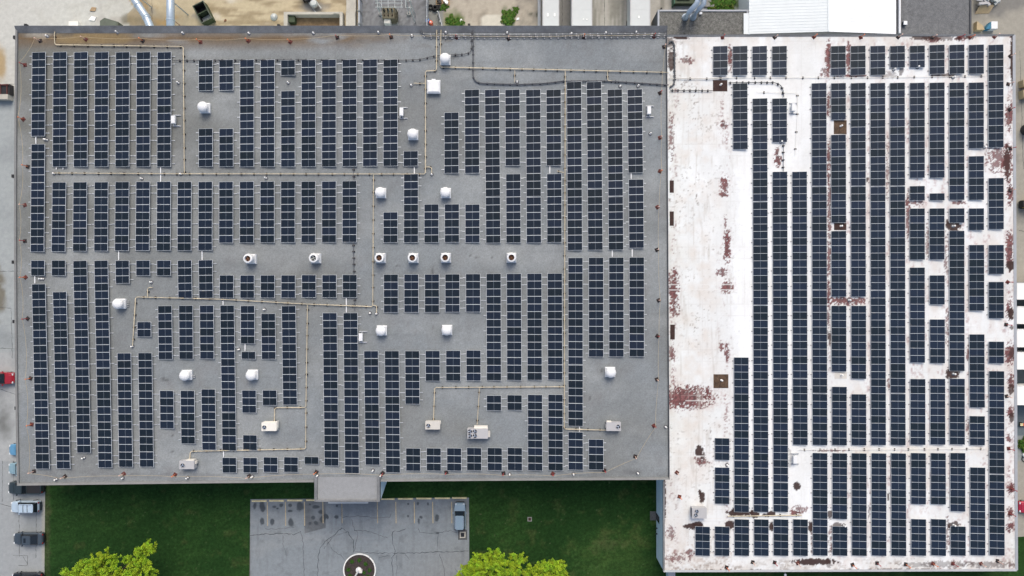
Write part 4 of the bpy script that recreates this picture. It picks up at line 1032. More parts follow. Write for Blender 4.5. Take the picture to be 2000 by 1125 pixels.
# square gravity hood near the top
t = thing('gravity_hood', 'large square white hood next to the yellow pipe elbow', 'roof vent', P(848, 172, ZG))
mb = MB(); mb.box(-0.72, -0.72, 0, 0.72, 0.72, 0.45); mb.build('curb', M['white_metal'], t)
mb = MB(); mb.box(-0.9, -0.9, 0.40, 0.9, 0.9, 0.62); mb.box(-0.9, -0.9, 0.62, 0.9, 0.9, 0.82, taper=0.22); mb.build('hood', M['white_metal'], t)
mb = MB(); mb.box(-0.25, 0.7, 0.45, 0.25, 1.02, 0.75); mb.build('hinge_box', M['white_metal'], t)

# packaged rooftop units
def fan_grille(t, x, y, z, r, m_ring):
    MB().lathe([(r + 0.05, z), (r + 0.05, z + 0.06), (r, z + 0.06), (r, z + 0.02)], 18, c=(x, y), close=False).build('fan_ring', m_ring, t)
    f = MB().lathe([(r, z + 0.010), (r, z + 0.015)], 18, c=(x, y)).build('fan_well', M['fan_dark'], t)
    mb = MB()
    for k in range(3):
        a = k * 2 * pi / 3 + x
        mb.add([(x + .06 * cos(a - .6), y + .06 * sin(a - .6), z + .03), (x + r * .95 * cos(a - .30), y + r * .95 * sin(a - .30), z + .022), (x + r * .95 * cos(a + .45), y + r * .95 * sin(a + .45), z + .05), (x + .06 * cos(a + .6), y + .06 * sin(a + .6), z + .035)], [(0, 1, 2, 3)])
    mb.lathe([(0.07, z + .02), (0.07, z + .06)], 8, c=(x, y))
    mb.build('fan_blades', M['chrome'], f)


def rooftop_unit(box, z, label, m, fans, r, hgt=1.05, extra=()):
    l, t_, rr, b = box
    p0, p1 = P(l, b, z + hgt), P(rr, t_, z + hgt)
    cx, cy = (p0.x + p1.x) / 2, (p0.y + p1.y) / 2
    t = thing('rooftop_unit', label, 'air conditioner', (cx, cy, z), group='packaged air conditioners')
    w, h = (p1.x - p0.x) / 2, (p1.y - p0.y) / 2
    for sx in (-0.8, 0.8):
        MB().box(sx * w - 0.08, -h + 0.05, 0, sx * w + 0.08, h - 0.05, 0.18).build('skid', M['rail_dark'], t)
    mb = MB(); mb.box(-w, -h, 0.18, w, h, hgt - 0.03); mb.box(-w - 0.02, -h - 0.02, hgt - 0.03, w + 0.02, h + 0.02, hgt); mb.build('cabinet', m, t)
    MB().box(-w * 0.3, -h - 0.022, 0.3, w * 0.85, -h - 0.005, hgt - 0.12).build('access_panel', m, t)
    mb = MB()
    for k in range(9):
        z_ = 0.3 + k * 0.07
        mb.box(-w - 0.03, -h + 0.1, z_, -w - 0.005, h - 0.1, z_ + 0.035)
    mb.build('coil_louvre', M['rail_dark'], t)
    for fx, fy in fans:
        fan_grille(t, fx * w, fy * h, hgt, r, m)
    for (x0, y0, x1, y1, zz, mm) in extra:
        MB().box(x0 * w, y0 * h, 0.25, x1 * w, y1 * h, zz).build('economiser_hood', mm, t)
    return t


rooftop_unit((511, 825.5, 539.5, 841.5), ZG, 'cream rooftop unit with one fan, below the short gas branch', M['off_white'], [(-0.62, -0.15)], 0.29, extra=[(0.9, -0.5, 1.10, 1.2, 0.9, M['off_white']), (-0.8, 1.0, 0.8, 1.14, 0.8, M['off_white'])])
rooftop_unit((831, 823, 859, 838.5), ZG, 'cream rooftop unit with a brown fan, left of the four-fan unit', M['unit_tan'], [(-0.6, -0.1)], 0.29, extra=[(1.0, 0.2, 1.08, 0.9, 0.8, M['off_white'])])
rooftop_unit((913, 837.5, 953, 856.5), ZG, 'large grey rooftop unit with four fans at one end', M['unit_grey'], [(-0.76, 0.45), (-0.76, -0.45), (-0.28, 0.45), (-0.28, -0.45)], 0.29, 1.25,
             extra=[(-0.35, 1.0, 0.95, 1.42, 0.95, M['off_white']), (1.0, -0.9, 1.2, 0.3, 0.7, M['unit_tan'])])
rooftop_unit((1184.5, 825, 1212.5, 841.5), ZG, 'grey rooftop unit whose fan faces the right edge of the grey roof', M['unit_grey'], [(0.62, 0.0)], 0.29, extra=[(-0.9, 1.0, -0.3, 1.2, 0.9, M['off_white']), (-1.06, -0.4, -1.0, 0.4, 0.8, M['off_white'])])
rooftop_unit((350.5, 900, 379, 916), ZG, 'grey rooftop unit with one fan near the bottom edge', M['unit_grey'], [(-0.55, -0.1)], 0.28, extra=[(1.0, 0.1, 1.2, 0.8, 0.8, M['unit_tan']), (0.2, -1.18, 0.9, -1.0, 0.7, M['unit_grey']), (-0.2, 1.0, 0.9, 1.13, 0.9, M['off_white'])])
rooftop_unit((1352, 992.5, 1380, 1012.5), ZW, 'grey rooftop unit with two fans on the white roof', M['unit_grey'], [(-0.38, 0.35), (-0.52, -0.42)], 0.27)

# string inverters on stands at array edges
def inverter(px, py, label, z=ZG, strut=True):
    t = thing('inverter', label, 'inverter', P(px, py, z), group='inverters on stands beside arrays')
    mb = MB(); mb.box(-0.25, -0.52, 0.35, 0.25, 0.52, 0.72); mb.box(-0.21, -0.48, 0.72, 0.21, 0.48, 0.77); mb.build('case', M['white_metal'], t)
    for y in (-0.72, 0.72):
        MB().box(-0.35, y - 0.08, 0.0, 0.75, y + 0.08, 0.10).build('ballast_foot', M['conduit_grey'], t)
        MB().box(-0.28, y - 0.04, 0.10, 0.6, y + 0.04, 0.17).build('strut', M['rail'], t)
    MB().box(0.05, -0.72, 0.17, 0.11, 0.72, 0.36).build('crossbar', M['rail'], t)


inverter(343, 236, 'white inverter box at the edge of the top left array block')
inverter(785.5, 221, 'white inverter box right of the tallest upper middle arrays')
inverter(1266, 218, 'white inverter box near the upper right corner of the grey roof')
inverter(706.5, 658, 'white inverter box beside the left of two exhaust fans')
inverter(1549, 896, 'white inverter box in the open bay of the white roof', ZW)
inverter(1546, 212, 'white inverter box beside the six-panel array of the white roof', ZW)

# small plumbing vents
PIPES = [(93, 71), (230, 63.5), (358, 65), (487, 65.5), (612.5, 65), (739.5, 64), (805, 70.5), (88.5, 272.5), (92, 273.5), (349, 162), (563.5, 162), (354, 340), (277.5, 349), (520, 348), (79, 544.5), (84.5, 544.5), (296, 551), (803.5, 167),
         (843.5, 341), (735.5, 612.5), (517, 604.5), (467, 682.5), (259, 676.5), (110.5, 936), (240, 933.7), (367, 932.8), (493, 930.7), (620, 928.8), (744, 928.6), (995.5, 926.3), (1120, 925.8), (1245.5, 923.8), (1300, 833.5), (1270, 261.5),
         (1211, 169), (1010, 160.5), (1246, 168.5), (728.5, 918.7), (164.5, 893.8), (106, 339), (723, 611.5), (1116, 66), (990.5, 64.5), (1183, 64.5), (871, 64), (1242, 63.5)]
vp = MB().lathe([(0.16, 0.0), (0.13, 0.05), (0.075, 0.08), (0.075, 0.42), (0.13, 0.44), (0.13, 0.50), (0.05, 0.56)], 9).mesh('vent_pipe', [M['pvc']])
fl = MB().lathe([(0.28, 0.0), (0.22, 0.03)], 10).mesh('flashing', [M['conduit']])


def near_phrase(px, py):
    """Place of a small roof fitting in words: the nearest array column and how far down the roof it stands."""
    ci = min(range(len(GREY)), key=lambda i: abs(GREY[i][0][0] + 14 - px))
    return ci


seen = {}
for k, (x, y) in enumerate(sorted(PIPES, key=lambda q: q[1])):
    if y < 80: where, key = 'behind the top parapet of the grey roof', 'top'
    elif y > 915: where, key = 'along the bottom edge of the grey roof', 'bot'
    elif x > 1200: where, key = 'near the right edge of the grey roof', 'rgt'
    else:
        ci = near_phrase(x, y); where, key = f'beside the {ORD[ci + 1]} column of the grey roof', ci
    seen.setdefault(key, []).append((x, y, where))
for key, lst in seen.items():
    lst.sort(key=(lambda q: q[0]) if key in ('top', 'bot') else (lambda q: q[1] + q[0] * 0.01))
    for k, (x, y, where) in enumerate(lst):
        cnt = '' if len(lst) == 1 else (f'{ORD[k + 1]} from the left ' if key in ('top', 'bot') else f'{ORD[k + 1]} from the top ')
        t = thing('vent_pipe', f'white vent pipe, {cnt}{where}', 'vent pipe', P(x, y, ZG), group='small white vent pipes')
        o = link('pipe', vp, t); o.scale = (0.85, 0.85, rnd.uniform(0.6, 1.2))
        link('flashing', fl, t, (0, 0, 0.002))

# ------------------------------------------------------------------ gas pipes and conduits
def pipe(name, label, cat, pts, z, r, m, step=1.75, group=None, bm=None, sw=0.16, n=6, hgt=0.22, extra=()):
    W = [P(x, y, z + hgt) for x, y in pts]
    t = thing(name, label, cat, (W[0].x, W[0].y, z), group=group)
    o0 = Vector((W[0].x, W[0].y, z))
    # rounded elbows: split each corner into two points
    Q = [W[0]]
    for i in range(1, len(W) - 1):
        a, b, c_ = W[i - 1], W[i], W[i + 1]
        e = min(0.18, (b - a).length * 0.3, (c_ - b).length * 0.3)
        Q += [b + (a - b).normalized() * e, b + (c_ - b).normalized() * e]
    Q.append(W[-1])
    MB().tube([p - o0 for p in Q], r, n).build('pipe', m, t)
    mb = MB(); acc = step * 0.4
    for a, b in zip(W[:-1], W[1:]):
        d = b - a; L_ = d.length; dn = d.normalized(); s = acc
        while s < L_:
            p = a + dn * s - o0
            sx, sy = (0.08, sw) if abs(dn.x) > abs(dn.y) else (sw, 0.08)
            mb.box(p.x - sx, p.y - sy, 0.0, p.x + sx, p.y + sy, hgt - r * 0.5)
            s += step * rnd.uniform(0.9, 1.1)
        acc = s - L_
    if mb.v:
        tag(mb.build('pipe_supports', bm or M['rubber'], t), kind='stuff')
    # couplings
    mb = MB()
    for a, b in zip(W[:-1], W[1:]):
        L_ = (b - a).length
        for k in range(int(L_ / 6.1)):
            p = a + (b - a) * ((k + 0.5) * 6.1 / L_) - o0; dn = (b - a).normalized() * 0.09
            mb.tube([p - dn, p + dn], r * 1.55, 6)
    if mb.v:
        tag(mb.build('couplings', m, t), kind='stuff')
    return t


Y = M['gas_yellow']
GAS = [([(107, 62), (106, 72), (107.5, 87.5), (358, 91), (360, 337)], 'yellow gas pipe bending round the top left array block'),
       ([(104, 338), (345, 339.5), (831, 340), (831, 138.5), (852.5, 138), (853, 49)], 'longest yellow gas pipe along the gap below the upper arrays'),
       ([(861.5, 49), (859.5, 131), (1306, 141.5)], 'yellow gas pipe running across the top to the white roof'),
       ([(1005.5, 136.5), (1005, 161)], 'short yellow gas branch ending at a vent near the top'),
       ([(1104, 139), (1102, 838), (1188, 840.5)], 'long vertical yellow gas pipe right of centre, ending at a grey unit'),
       ([(1103, 755.5), (849, 757), (846.5, 823)], 'yellow gas branch bending down to the brown-fan unit'),
       ([(936.5, 756.5), (932, 829)], 'yellow gas branch feeding the four-fan unit'),
       ([(1186.5, 139), (1187, 158), (1214, 160)], 'short bent yellow gas branch above the upper right arrays'),
       ([(729.5, 341), (728, 599), (600, 594), (430, 584.5), (265, 580), (259, 675)], 'yellow gas pipe looping through the middle of the grey roof'),
       ([(288.5, 580), (288, 562), (298, 561.5)], 'tiny bent yellow gas stub left of the middle arrays'),
       ([(600.5, 595), (597.5, 796), (537, 796.5), (535.5, 826)], 'vertical yellow gas pipe feeding the cream one-fan unit'),
       ([(597.5, 797), (597, 877), (372, 881.5), (370, 900)], 'yellow gas pipe along the lower left arrays to a grey unit'),
       ([(830, 163), (808, 162.5)], 'tiny straight yellow gas stub beside the square hood'),
       ([(831, 326), (843, 326.5), (843.5, 339)], 'tiny yellow gas hook at the right end of the upper gas line'),
       ([(728, 596), (735.5, 597), (735.5, 611)], 'tiny yellow gas hook at the foot of the middle gas line'),
       ([(1101, 337), (1088, 334)], 'tiny yellow gas stub between two right-hand arrays')]
for pts, lab in GAS:
    pipe('gas_pipe', lab, 'gas pipe', pts, ZG, 0.055 if len(pts) > 2 else 0.045, Y, group='yellow gas pipes')
pipe('gas_pipe', 'yellow gas pipe lying on black felt of the white roof', 'gas pipe', [(1421, 1008.5), (1566, 1006.5)], ZW, 0.07, Y, 2.2)
pipe('gas_pipe', 'faint pale gas pipe crossing the upper left of the white roof', 'gas pipe', [(1307, 153), (1392, 153.5), (1424, 152)], ZW, 0.055, M['unit_tan'], 2.2)
K = M['conduit']
for k, (dy, lab) in enumerate([(0, 'upper'), (4.0, 'lower')]):
    pipe('conduit', f'{lab} dark conduit of the pair following the top parapet', 'conduit', [(820 + dy, 53), (820 + dy, 60 + dy * 0.4), (824 + dy, 66.5 + dy * 0.6), (833, 68.2 + dy), (1000, 68.8 + dy), (1303, 66.5 + dy)], ZG, 0.055, K, 0.9, bm=M['conduit_grey'], group='conduits behind the top parapet', sw=0.2)
pipe('conduit', 'thick dark conduit going down from the top parapet, then bending right', 'conduit', [(924.5, 53), (924, 150), (929, 159), (940, 162.5), (1010, 165), (1060, 163), (1100, 158.5), (1180, 158), (1240, 161.5), (1306, 166)], ZG, 0.085, K, 1.05, hgt=0.2, sw=0.13)
pipe('conduit', 'second dark conduit beside the thick one below the top parapet', 'conduit', [(921.2, 60), (920.8, 97), (917, 103), (905, 106), (872, 107), (850, 109), (820, 116), (790, 117.5), (560, 116.5), (338, 118)], ZG, 0.045, K, 0.95, sw=0.12)
pipe('conduit', 'thin dark conduit with blocks running down between the middle arrays', 'conduit', [(690.5, 326), (691, 352)], ZG, 0.045, K, 0.9)
pipe('conduit', 'thin dark conduit crossing the open strip left of the long gas pipe', 'conduit', [(690, 474), (691.5, 536)], ZG, 0.045, K, 0.9)
pipe('conduit', 'thin dark conduit stub below the three-panel arrays', 'conduit', [(692.5, 582), (693, 606)], ZG, 0.045, K, 0.7)
pipe('conduit', 'dark conduit from the grey roof to the rusty square plate', 'conduit', [(1309, 176.5), (1392, 177)], ZW, 0.05, K, 0.85)
pipe('conduit', 'dark conduit curving round above the six-panel white roof array', 'conduit', [(1422, 162), (1440, 161), (1512, 161), (1523, 165), (1529, 173), (1531, 190)], ZW, 0.05, K, 0.85)
pipe('conduit', 'dark cable bundle on the white roof beside the corner of the grey roof', 'conduit', [(1306, 84), (1312, 79), (1317, 86), (1318, 150), (1316, 166), (1308, 170)], ZW, 0.10, K, 0.6, bm=K)
pipe('conduit', 'thin dark conduit below the six-panel white roof array', 'conduit', [(1530.5, 279), (1530, 335)], ZW, 0.035, K, 1.0)
pipe('conduit', 'thin conduit with dark blocks running down the open white strip', 'conduit', [(1478, 180), (1558, 182), (1557.5, 222), (1555, 268), (1553, 304)], ZW, 0.02, M['off_white'], 2.6, hgt=0.12)
pipe('conduit', 'thin conduit with dark blocks along the lower aisle of the white roof', 'conduit', [(1560, 879), (1925, 877)], ZW, 0.025, M['off_white'], 2.1, hgt=0.12)
pipe('conduit', 'thin conduit with dark blocks along the upper aisle of the white roof', 'conduit', [(1393, 152), (1690, 151.5), (1925, 148.5)], ZW, 0.025, M['off_white'], 2.3, hgt=0.12)

# worn metal plates and vent stubs on the white roof
for (x, y, w, h, m, lab) in [(1406.5, 167.5, 28, 22, 'plate', 'dark rusty square plate at the end of the upper conduit'), (1408, 744.5, 29, 27, 'plate_tan', 'brown rusty square plate alone in the open white strip'),
                             (1641, 248.5, 25, 27, 'plate_tan', 'rusty plate between two arrays, upper part of the white roof'), (1641, 442.5, 24, 14, 'plate', 'rusty plate between two arrays, middle of the white roof'),
                             (1312, 364.5, 8, 24, 'plate', 'narrow rusty plate against the grey roof edge, uppermost of three'), (1312, 427, 8, 28, 'plate', 'narrow rusty plate against the grey roof edge, middle one of three'),
                             (1313.5, 648.5, 9, 29, 'plate', 'narrow rusty plate against the grey roof edge, lowest of three'), (1642, 733, 24, 13, 'unit_tan', 'pale square patch plate between two arrays of the white roof')]:
    s = (CAM_H - ZW) / FPX
    t = thing('roof_plate', lab, 'roof plate', P(x, y, ZW))
    w_, h_ = w * s / 2, h * s / 2
    MB().box(-w_, -h_, -0.02, w_, h_, 0.018).build('plate', M[m], t)
    if w > 12:
        link('pipe', vp, t, (0.05, 0.15 * h_, 0.0))
for k, (x, y, lab) in enumerate([(1861, 441.5, 'white vent pipe in the upper black patch of the white roof'), (1862, 730, 'white vent pipe in the lower black patch of the white roof'), (1648, 1026, 'white vent pipe beside the lowest four-panel array, left half'),
                                 (1862, 1025, 'white vent pipe beside the lowest four-panel array, right half'), (1658, 586, 'white vent pipe in the reddish cross aisle of the white roof'), (1745, 136, 'white vent pipe below the left three-panel array'),
                                 (1791.5, 131.5, 'white vent pipe below the right three-panel array'), (1861, 151.5, 'white vent pipe in the brown stain of the top aisle'), (1921.5, 288, 'white vent pipe between the last two upper arrays'),
                                 (1420, 908, 'white vent pipe next to the lower left three-panel array'), (1525, 277, 'white vent pipe below the six-panel array')]):
    t = thing('vent_pipe', lab, 'vent pipe', P(x, y, ZW), group='vent pipes on the white roof')
    link('pipe', vp, t); link('flashing', fl, t, (0, 0, 0.002))

# ------------------------------------------------------------------ warning line stanchions
ST_TOP = [(78.6, 79.8), (167.7, 77), (278.8, 80), (391.5, 82.4), (485, 80), (567, 82), (659, 73.7), (764, 73), (891.5, 73), (993.5, 76), (1140, 73), (1277, 71.5)]
ST_R = [(1297, 91.7), (1289, 182), (1289, 269), (1289, 334.5), (1284, 404.6), (1283, 488), (1286.4, 586.6), (1284, 656.6), (1283, 741), (1277, 831.6), (1240.5, 891.5)]
ST_B = [(66.5, 920.6), (127, 930.5), (241.8, 925.6), (342, 927), (487, 930), (618, 922), (747.5, 924), (871.7, 922.5), (983.5, 924.5), (1079.7, 925.5), (1180.3, 918.5)]
ST_L = [(48.8, 127), (45.5, 233), (54.4, 325.6), (48.4, 400.6), (48.7, 470.7), (49.8, 541.6), (54, 622.3), (59.7, 739), (62, 829)]
WT = [(1411, 73.5), (1513, 73), (1589.6, 72.4), (1681, 73), (1754, 72.4), (1821, 73), (1874, 73.5), (1894, 72.8), (1942, 72)]
WR = [(1973, 110), (1969, 164.5), (1972, 214), (1973, 290), (1973, 372), (1968, 551), (1965, 634), (1966, 774), (1970, 876), (1975, 954), (1972, 1003)]
WB = [(1419, 1108), (1470, 1098), (1513, 1098.5), (1558, 1100), (1665, 1103), (1713, 1100), (1769, 1102), (1822, 1101), (1861, 1101), (1916, 1101), (1948, 1095.5)]
WL = [(1322, 923), (1327, 970)]
PM = {}
for key, pm_, in (('orange', M['orange']), ('faded', M['faded']), ('red_post', M['red_post'])):
    PM[key] = MB().lathe([(0.055, 0.05), (0.045, 1.0), (0.075, 1.02), (0.075, 1.10), (0.02, 1.12)], 8).mesh('post', [pm_])
BM = {}
for key in ('rubber', 'rubber_red'):
    BM[key] = MB().box(-0.26, -0.26, 0, 0.26, 0.26, 0.07, taper=0.05).box(-0.12, -0.12, 0.07, 0.12, 0.12, 0.13, taper=0.04).mesh('base', [M[key]])


def stanchion(x, y, z, label, grp):
    t = thing('stanchion', label, 'stanchion', P(x, y, z), group=grp, rotz=rnd.uniform(0, 1.5))
    pk = rnd.choice(['orange', 'faded', 'orange', 'faded', 'red_post']) if x < 820 else rnd.choice(['red_post', 'red_post', 'faded', 'orange'])
    link('base', BM['rubber_red' if rnd.random() < 0.45 else 'rubber'], t)
    o = link('post', PM[pk], t)
    o.rotation_euler = (rnd.uniform(-0.06, 0.06), rnd.uniform(-0.06, 0.06), 0)
    return t


for lst, z, where, along in ((ST_TOP, ZG, 'top edge of the grey roof', 'left'), (ST_R, ZG, 'right edge of the grey roof', 'top'), (ST_B, ZG, 'bottom edge of the grey roof', 'left'), (ST_L, ZG, 'left edge of the grey roof', 'top'),
                             (WT, ZW, 'top edge of the white roof', 'left'), (WR, ZW, 'right edge of the white roof', 'top'), (WB, ZW, 'bottom edge of the white roof', 'left'), (WL, ZW, 'lower left side of the white roof', 'top')):
    for k, (x, y) in enumerate(lst):
        stanchion(x, y, z, f'{ORD[k + 1]} warning post from the {along} along the {where}', f'warning posts on the {where[-10:].strip()}')


def rope(label, pts, z):
    ps = []
    W = [P(x, y, z) + Vector((0, 0, 1.03)) for x, y in pts]
    for a, b in zip(W[:-1], W[1:]):
        n = max(2, int((b - a).length / 1.2))
        for k in range(n):
            t = k / n
            ps.append(a.lerp(b, t) + Vector((0, 0, -0.5 * 4 * t * (1 - t) * min(1, (b - a).length / 8))))
    ps.append(W[-1])
    tag(MB().tube(ps, 0.018, 4).build('warning_rope', M['rope']), label, 'rope')


rope('thin yellow warning rope strung along the top edge of the grey roof', ST_TOP, ZG)
rope('thin pale warning rope strung down the right edge of the grey roof', ST_R + [ST_B[-1]], ZG)
rope('thin pale warning rope strung along the bottom edge of the grey roof', ST_B, ZG)
rope('thin pale warning rope strung down the left edge of the grey roof', [ST_TOP[0]] + ST_L + [ST_B[0]], ZG)
# ------------------------------------------------------------------ neighbouring roofs along the top
YT = P(0, 69, ZW).y + 0.34


def flat_annex(name, label, x0, x1, ytop, zr, roof_m, left=True, edge='edge_light'):
    t = thing(name, label, 'building', ((P(x0, 0, zr).x + P(x1, 0, zr).x) / 2, YT, 0))
    a, b, c_ = P(x0, 0, zr).x - t.location.x, P(x1, 0, zr).x - t.location.x, P(0, ytop, zr).y - t.location.y
    MB().box(a + 0.2, 0.05, zr - 0.3, b - 0.2, c_ - 0.2, zr).build('roof', roof_m, t)
    for q in ((a, 0.0, a + 0.2, c_), (b - 0.2, 0.0, b, c_), (a + 0.2, c_ - 0.2, b - 0.2, c_)):
        MB().box(q[0], q[1], -0.02, q[2], q[3], zr - 0.06).build('wall', M['wall_dark'], t)
        MB().box(q[0] - 0.02, q[1], zr - 0.058, q[2] + 0.02, q[3] + 0.02, zr + 0.14).build('coping', M[edge], t)
    return t


a1 = flat_annex('annex_building', 'low annex with a dark pebble roof between the trailers and white metal roof', 1284.5, 1461, 20, 4.3, M['pebble_roof'])
a2 = flat_annex('annex_building', 'low annex with a dark gravel roof at the top right', 1755, 1896, -40, 4.3, mat('grit_roof', (0.145, 0.15, 0.155), 0.95, noise=0.25, scale=2.2, fine=0.4, bump=0.6), edge='edge_dark')
# white ribbed metal building with a shallow ridge
mz = 4.6
t = thing('metal_building', 'white ribbed metal roof beside the dark pebble annex', 'building', (P(1612, 0, mz).x, YT, 0))
xa, xb = P(1463, 0, mz).x - t.location.x, P(1750, 0, mz).x - t.location.x
yt = P(0, -40, mz).y - t.location.y
ridge = mz + 0.9
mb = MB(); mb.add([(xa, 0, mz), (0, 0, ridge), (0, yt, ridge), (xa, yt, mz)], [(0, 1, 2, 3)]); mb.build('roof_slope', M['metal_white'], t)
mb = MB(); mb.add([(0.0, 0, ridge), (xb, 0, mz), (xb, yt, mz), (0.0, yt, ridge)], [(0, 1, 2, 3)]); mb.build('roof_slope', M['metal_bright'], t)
k = 0
y = 0.3
while y < yt:
    for x0, x1 in ((xa, -0.12), (0.12, xb)):
        zz0 = ridge - 0.9 * abs(x0 / (xa if x0 < 0 and x0 != 0.12 else xb)) if x0 == xa else ridge - 0.9 * (0.12 / xb)
        z_a = mz if x0 == xa else ridge - 0.9 * 0.12 / xb
        z_b = ridge - 0.9 * 0.12 / abs(xa) if x0 == xa else mz
        MB().add([(x0, y - .03, z_a), (x1, y - .03, z_b), (x1, y + .03, z_b), (x0, y + .03, z_a), (x0, y - .02, z_a + .022), (x1, y - .02, z_b + .022), (x1, y + .02, z_b + .022), (x0, y + .02, z_a + .022)],
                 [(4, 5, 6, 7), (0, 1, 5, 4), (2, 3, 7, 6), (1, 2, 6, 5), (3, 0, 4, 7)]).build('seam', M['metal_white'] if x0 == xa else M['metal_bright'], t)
    y += 0.42
MB().box(-0.12, 0, ridge - 0.02, 0.12, yt, ridge + 0.06).build('ridge_cap', M['metal_white'], t)
MB().box(xb + 0.0, 0, mz - 0.22, xb + 0.28, yt, mz - 0.04).build('gutter', M['edge_dark'], t)
MB().tube([(xb + 0.5, 0.1, mz + 0.0), (xb + 0.5, yt, mz + 0.0)], 0.16, 8).build('eave_pipe', M['white_metal'], t)
for x in (xa + 0.05, xb - 0.2):
    MB().box(x, 0, -0.02, x + 0.15, yt - 0.05, mz - 0.03).build('wall', M['metal_white'], t)
mb = MB(); mb.add([(xa - 0.75, 2.95, mz - .05), (xa - 0.75, 0, mz - .05), (xa + 0.02, 0, mz - .05), (xa + 0.02, 2.95, mz - .05)], [(0, 1, 2, 3)]); mb.build('valley_flashing', M['metal_white'], t)
# fittings on the annexes
t = thing('roof_hatch', 'small white box on the dark gravel roof at the top right', 'roof hatch', P(1764.5, 47.5, 4.3))
MB().box(-0.24, -0.26, 0, 0.24, 0.26, 0.5).build('curb', M['edge_dark'], t); MB().box(-0.27, -0.29, 0.5, 0.27, 0.29, 0.58, taper=0.04).build('lid', M['white_metal'], t)
t = thing('roof_hatch', 'small white box beside the blue ducts on the pebble annex', 'roof hatch', P(1367.5, 27.5, 4.3))
MB().box(-0.16, -0.12, 0, 0.16, 0.12, 0.3).build('curb', M['unit_grey'], t); MB().box(-0.19, -0.14, 0.3, 0.19, 0.14, 0.36).build('lid', M['white_metal'], t)
for k, (pts, lab) in enumerate([([(1378, -30, 8.5), (1360, 8, 8.2), (1346, 24, 7.4), (1340, 33, 6.4), (1338, 34, 4.3)], 'left one of two blue ducts dropping onto the pebble annex'),
                                ([(1378, -34, 7.6), (1374, 8, 7.4), (1366, 17, 7.0), (1355, 31, 6.0), (1353, 34, 4.3)], 'right one of two blue ducts dropping onto the pebble annex')]):
    W = [P(*q) for q in pts]; t = thing('duct', lab, 'duct', (W[-1].x, W[-1].y, 4.3), group='blue ducts on the pebble annex')
    MB().tube([p - t.location for p in W], 0.36, 12).build('pipe', M['duct'], t, smooth=True)
    MB().lathe([(0.5, 0.0), (0.46, 0.25), (0.36, 0.3)], 12).build('boot', M['duct'], t)
    d = (W[1] - W[0]).normalized()
    for f in (0.35, 0.8):
        p = W[0].lerp(W[1], f) - t.location
        MB().tube([p - d * 0.05, p + d * 0.05], 0.41, 12).build('flange', M['steel'], t)
# big ducts left
for k, (pts, r, lab) in enumerate([([(246, -60, 5.2), (263, 0, 5.2), (286, 34, 5.2), (293.5, 52, 5.2), (297, 84, 5.2)], 0.52, 'slanting blue-grey duct entering the top wall of the grey building'),
                                   ([(333, -60, 5.2), (333, 20, 5.2), (333, 84, 5.2)], 0.54, 'straight blue-grey duct entering the top wall of the grey building')]):
    W = [P(*q) for q in pts]; t = thing('duct', lab, 'duct', (W[-1].x, W[-1].y, 5.2), group='ducts entering the grey building')
    MB().tube([p - t.location for p in W], r, 16).build('pipe', M['duct'], t, smooth=True)
    for i, f in ((1, 0.97), (2, 0.1), (1, 0.3)):
        if i + 1 < len(W):
            p = W[i].lerp(W[i + 1], f) - t.location; d = (W[i + 1] - W[i]).normalized() * 0.06
            MB().tube([p - d, p + d], r + 0.06, 16).build('flange', M['duct'], t, smooth=True)
    q = W[0].lerp(W[1], 0.75) - t.location
    MB().tube([(q.x, q.y, q.z - r), (q.x, q.y, -5.2)], 0.09, 8).build('post', M['steel'], t)
W = [P(337, 38, 4.6), P(351, 49, 4.2), P(356, 60, 3.6)]
tag(MB().tube(W, 0.05, 6).build('stay_rod', M['rust']), 'thin slanting rod beside the straight duct', 'rod')

# ------------------------------------------------------------------ yard objects along the top
t = thing('dumpster', 'open green dumpster with two dark compartments in the sandy yard', 'dumpster', P(404, 31.5, 0.0), radians(27))
w, h, H = 0.85, 1.38, 1.5
for q in ((-w, -h, -w + .09, h), (w - .09, -h, w, h), (-w + .09, -h, w - .09, -h + .09), (-w + .09, h - .09, w - .09, h), (-w + .09, -.05, w - .09, .05)):
    MB().box(q[0], q[1], 0.05, q[2], q[3], H).build('side', M['green_metal'], t)
for q in ((-w + .092, -h + .1, -w + .10, h - .1), (w - .10, -h + .1, w - .092, h - .1), (-w + .1, h - .10, w - .1, h - .092), (-w + .1, .052, w - .1, .06)):
    MB().box(q[0], q[1], 0.14, q[2], q[3], H - 0.02).build('dark_inside', M['black'], t)  # thin black sheets that darken the inner faces of the dumpster
MB().box(-w + .09, -h + .09, 0.05, w - .09, h - .09, 0.14).build('floor', M['black'], t)
for q in ((-w - .05, -h - .05, w + .05, -h + .03), (-w - .05, h - .03, w + .05, h + .05), (-w - .05, -h + .03, -w + .03, h - .03), (w - .03, -h + .03, w + .05, h - .03)):
    MB().box(q[0], q[1], H, q[2], q[3], H + .08).build('rim', M['olive_box'], t)
MB().add([(-w + .1, -h + .1, 0.5), (w - .1, -h + .1, 0.9), (w - .1, -.1, 0.35), (-w + .1, -.1, 0.25)], [(0, 1, 2, 3)]).build('scrap', M['steel'], t)

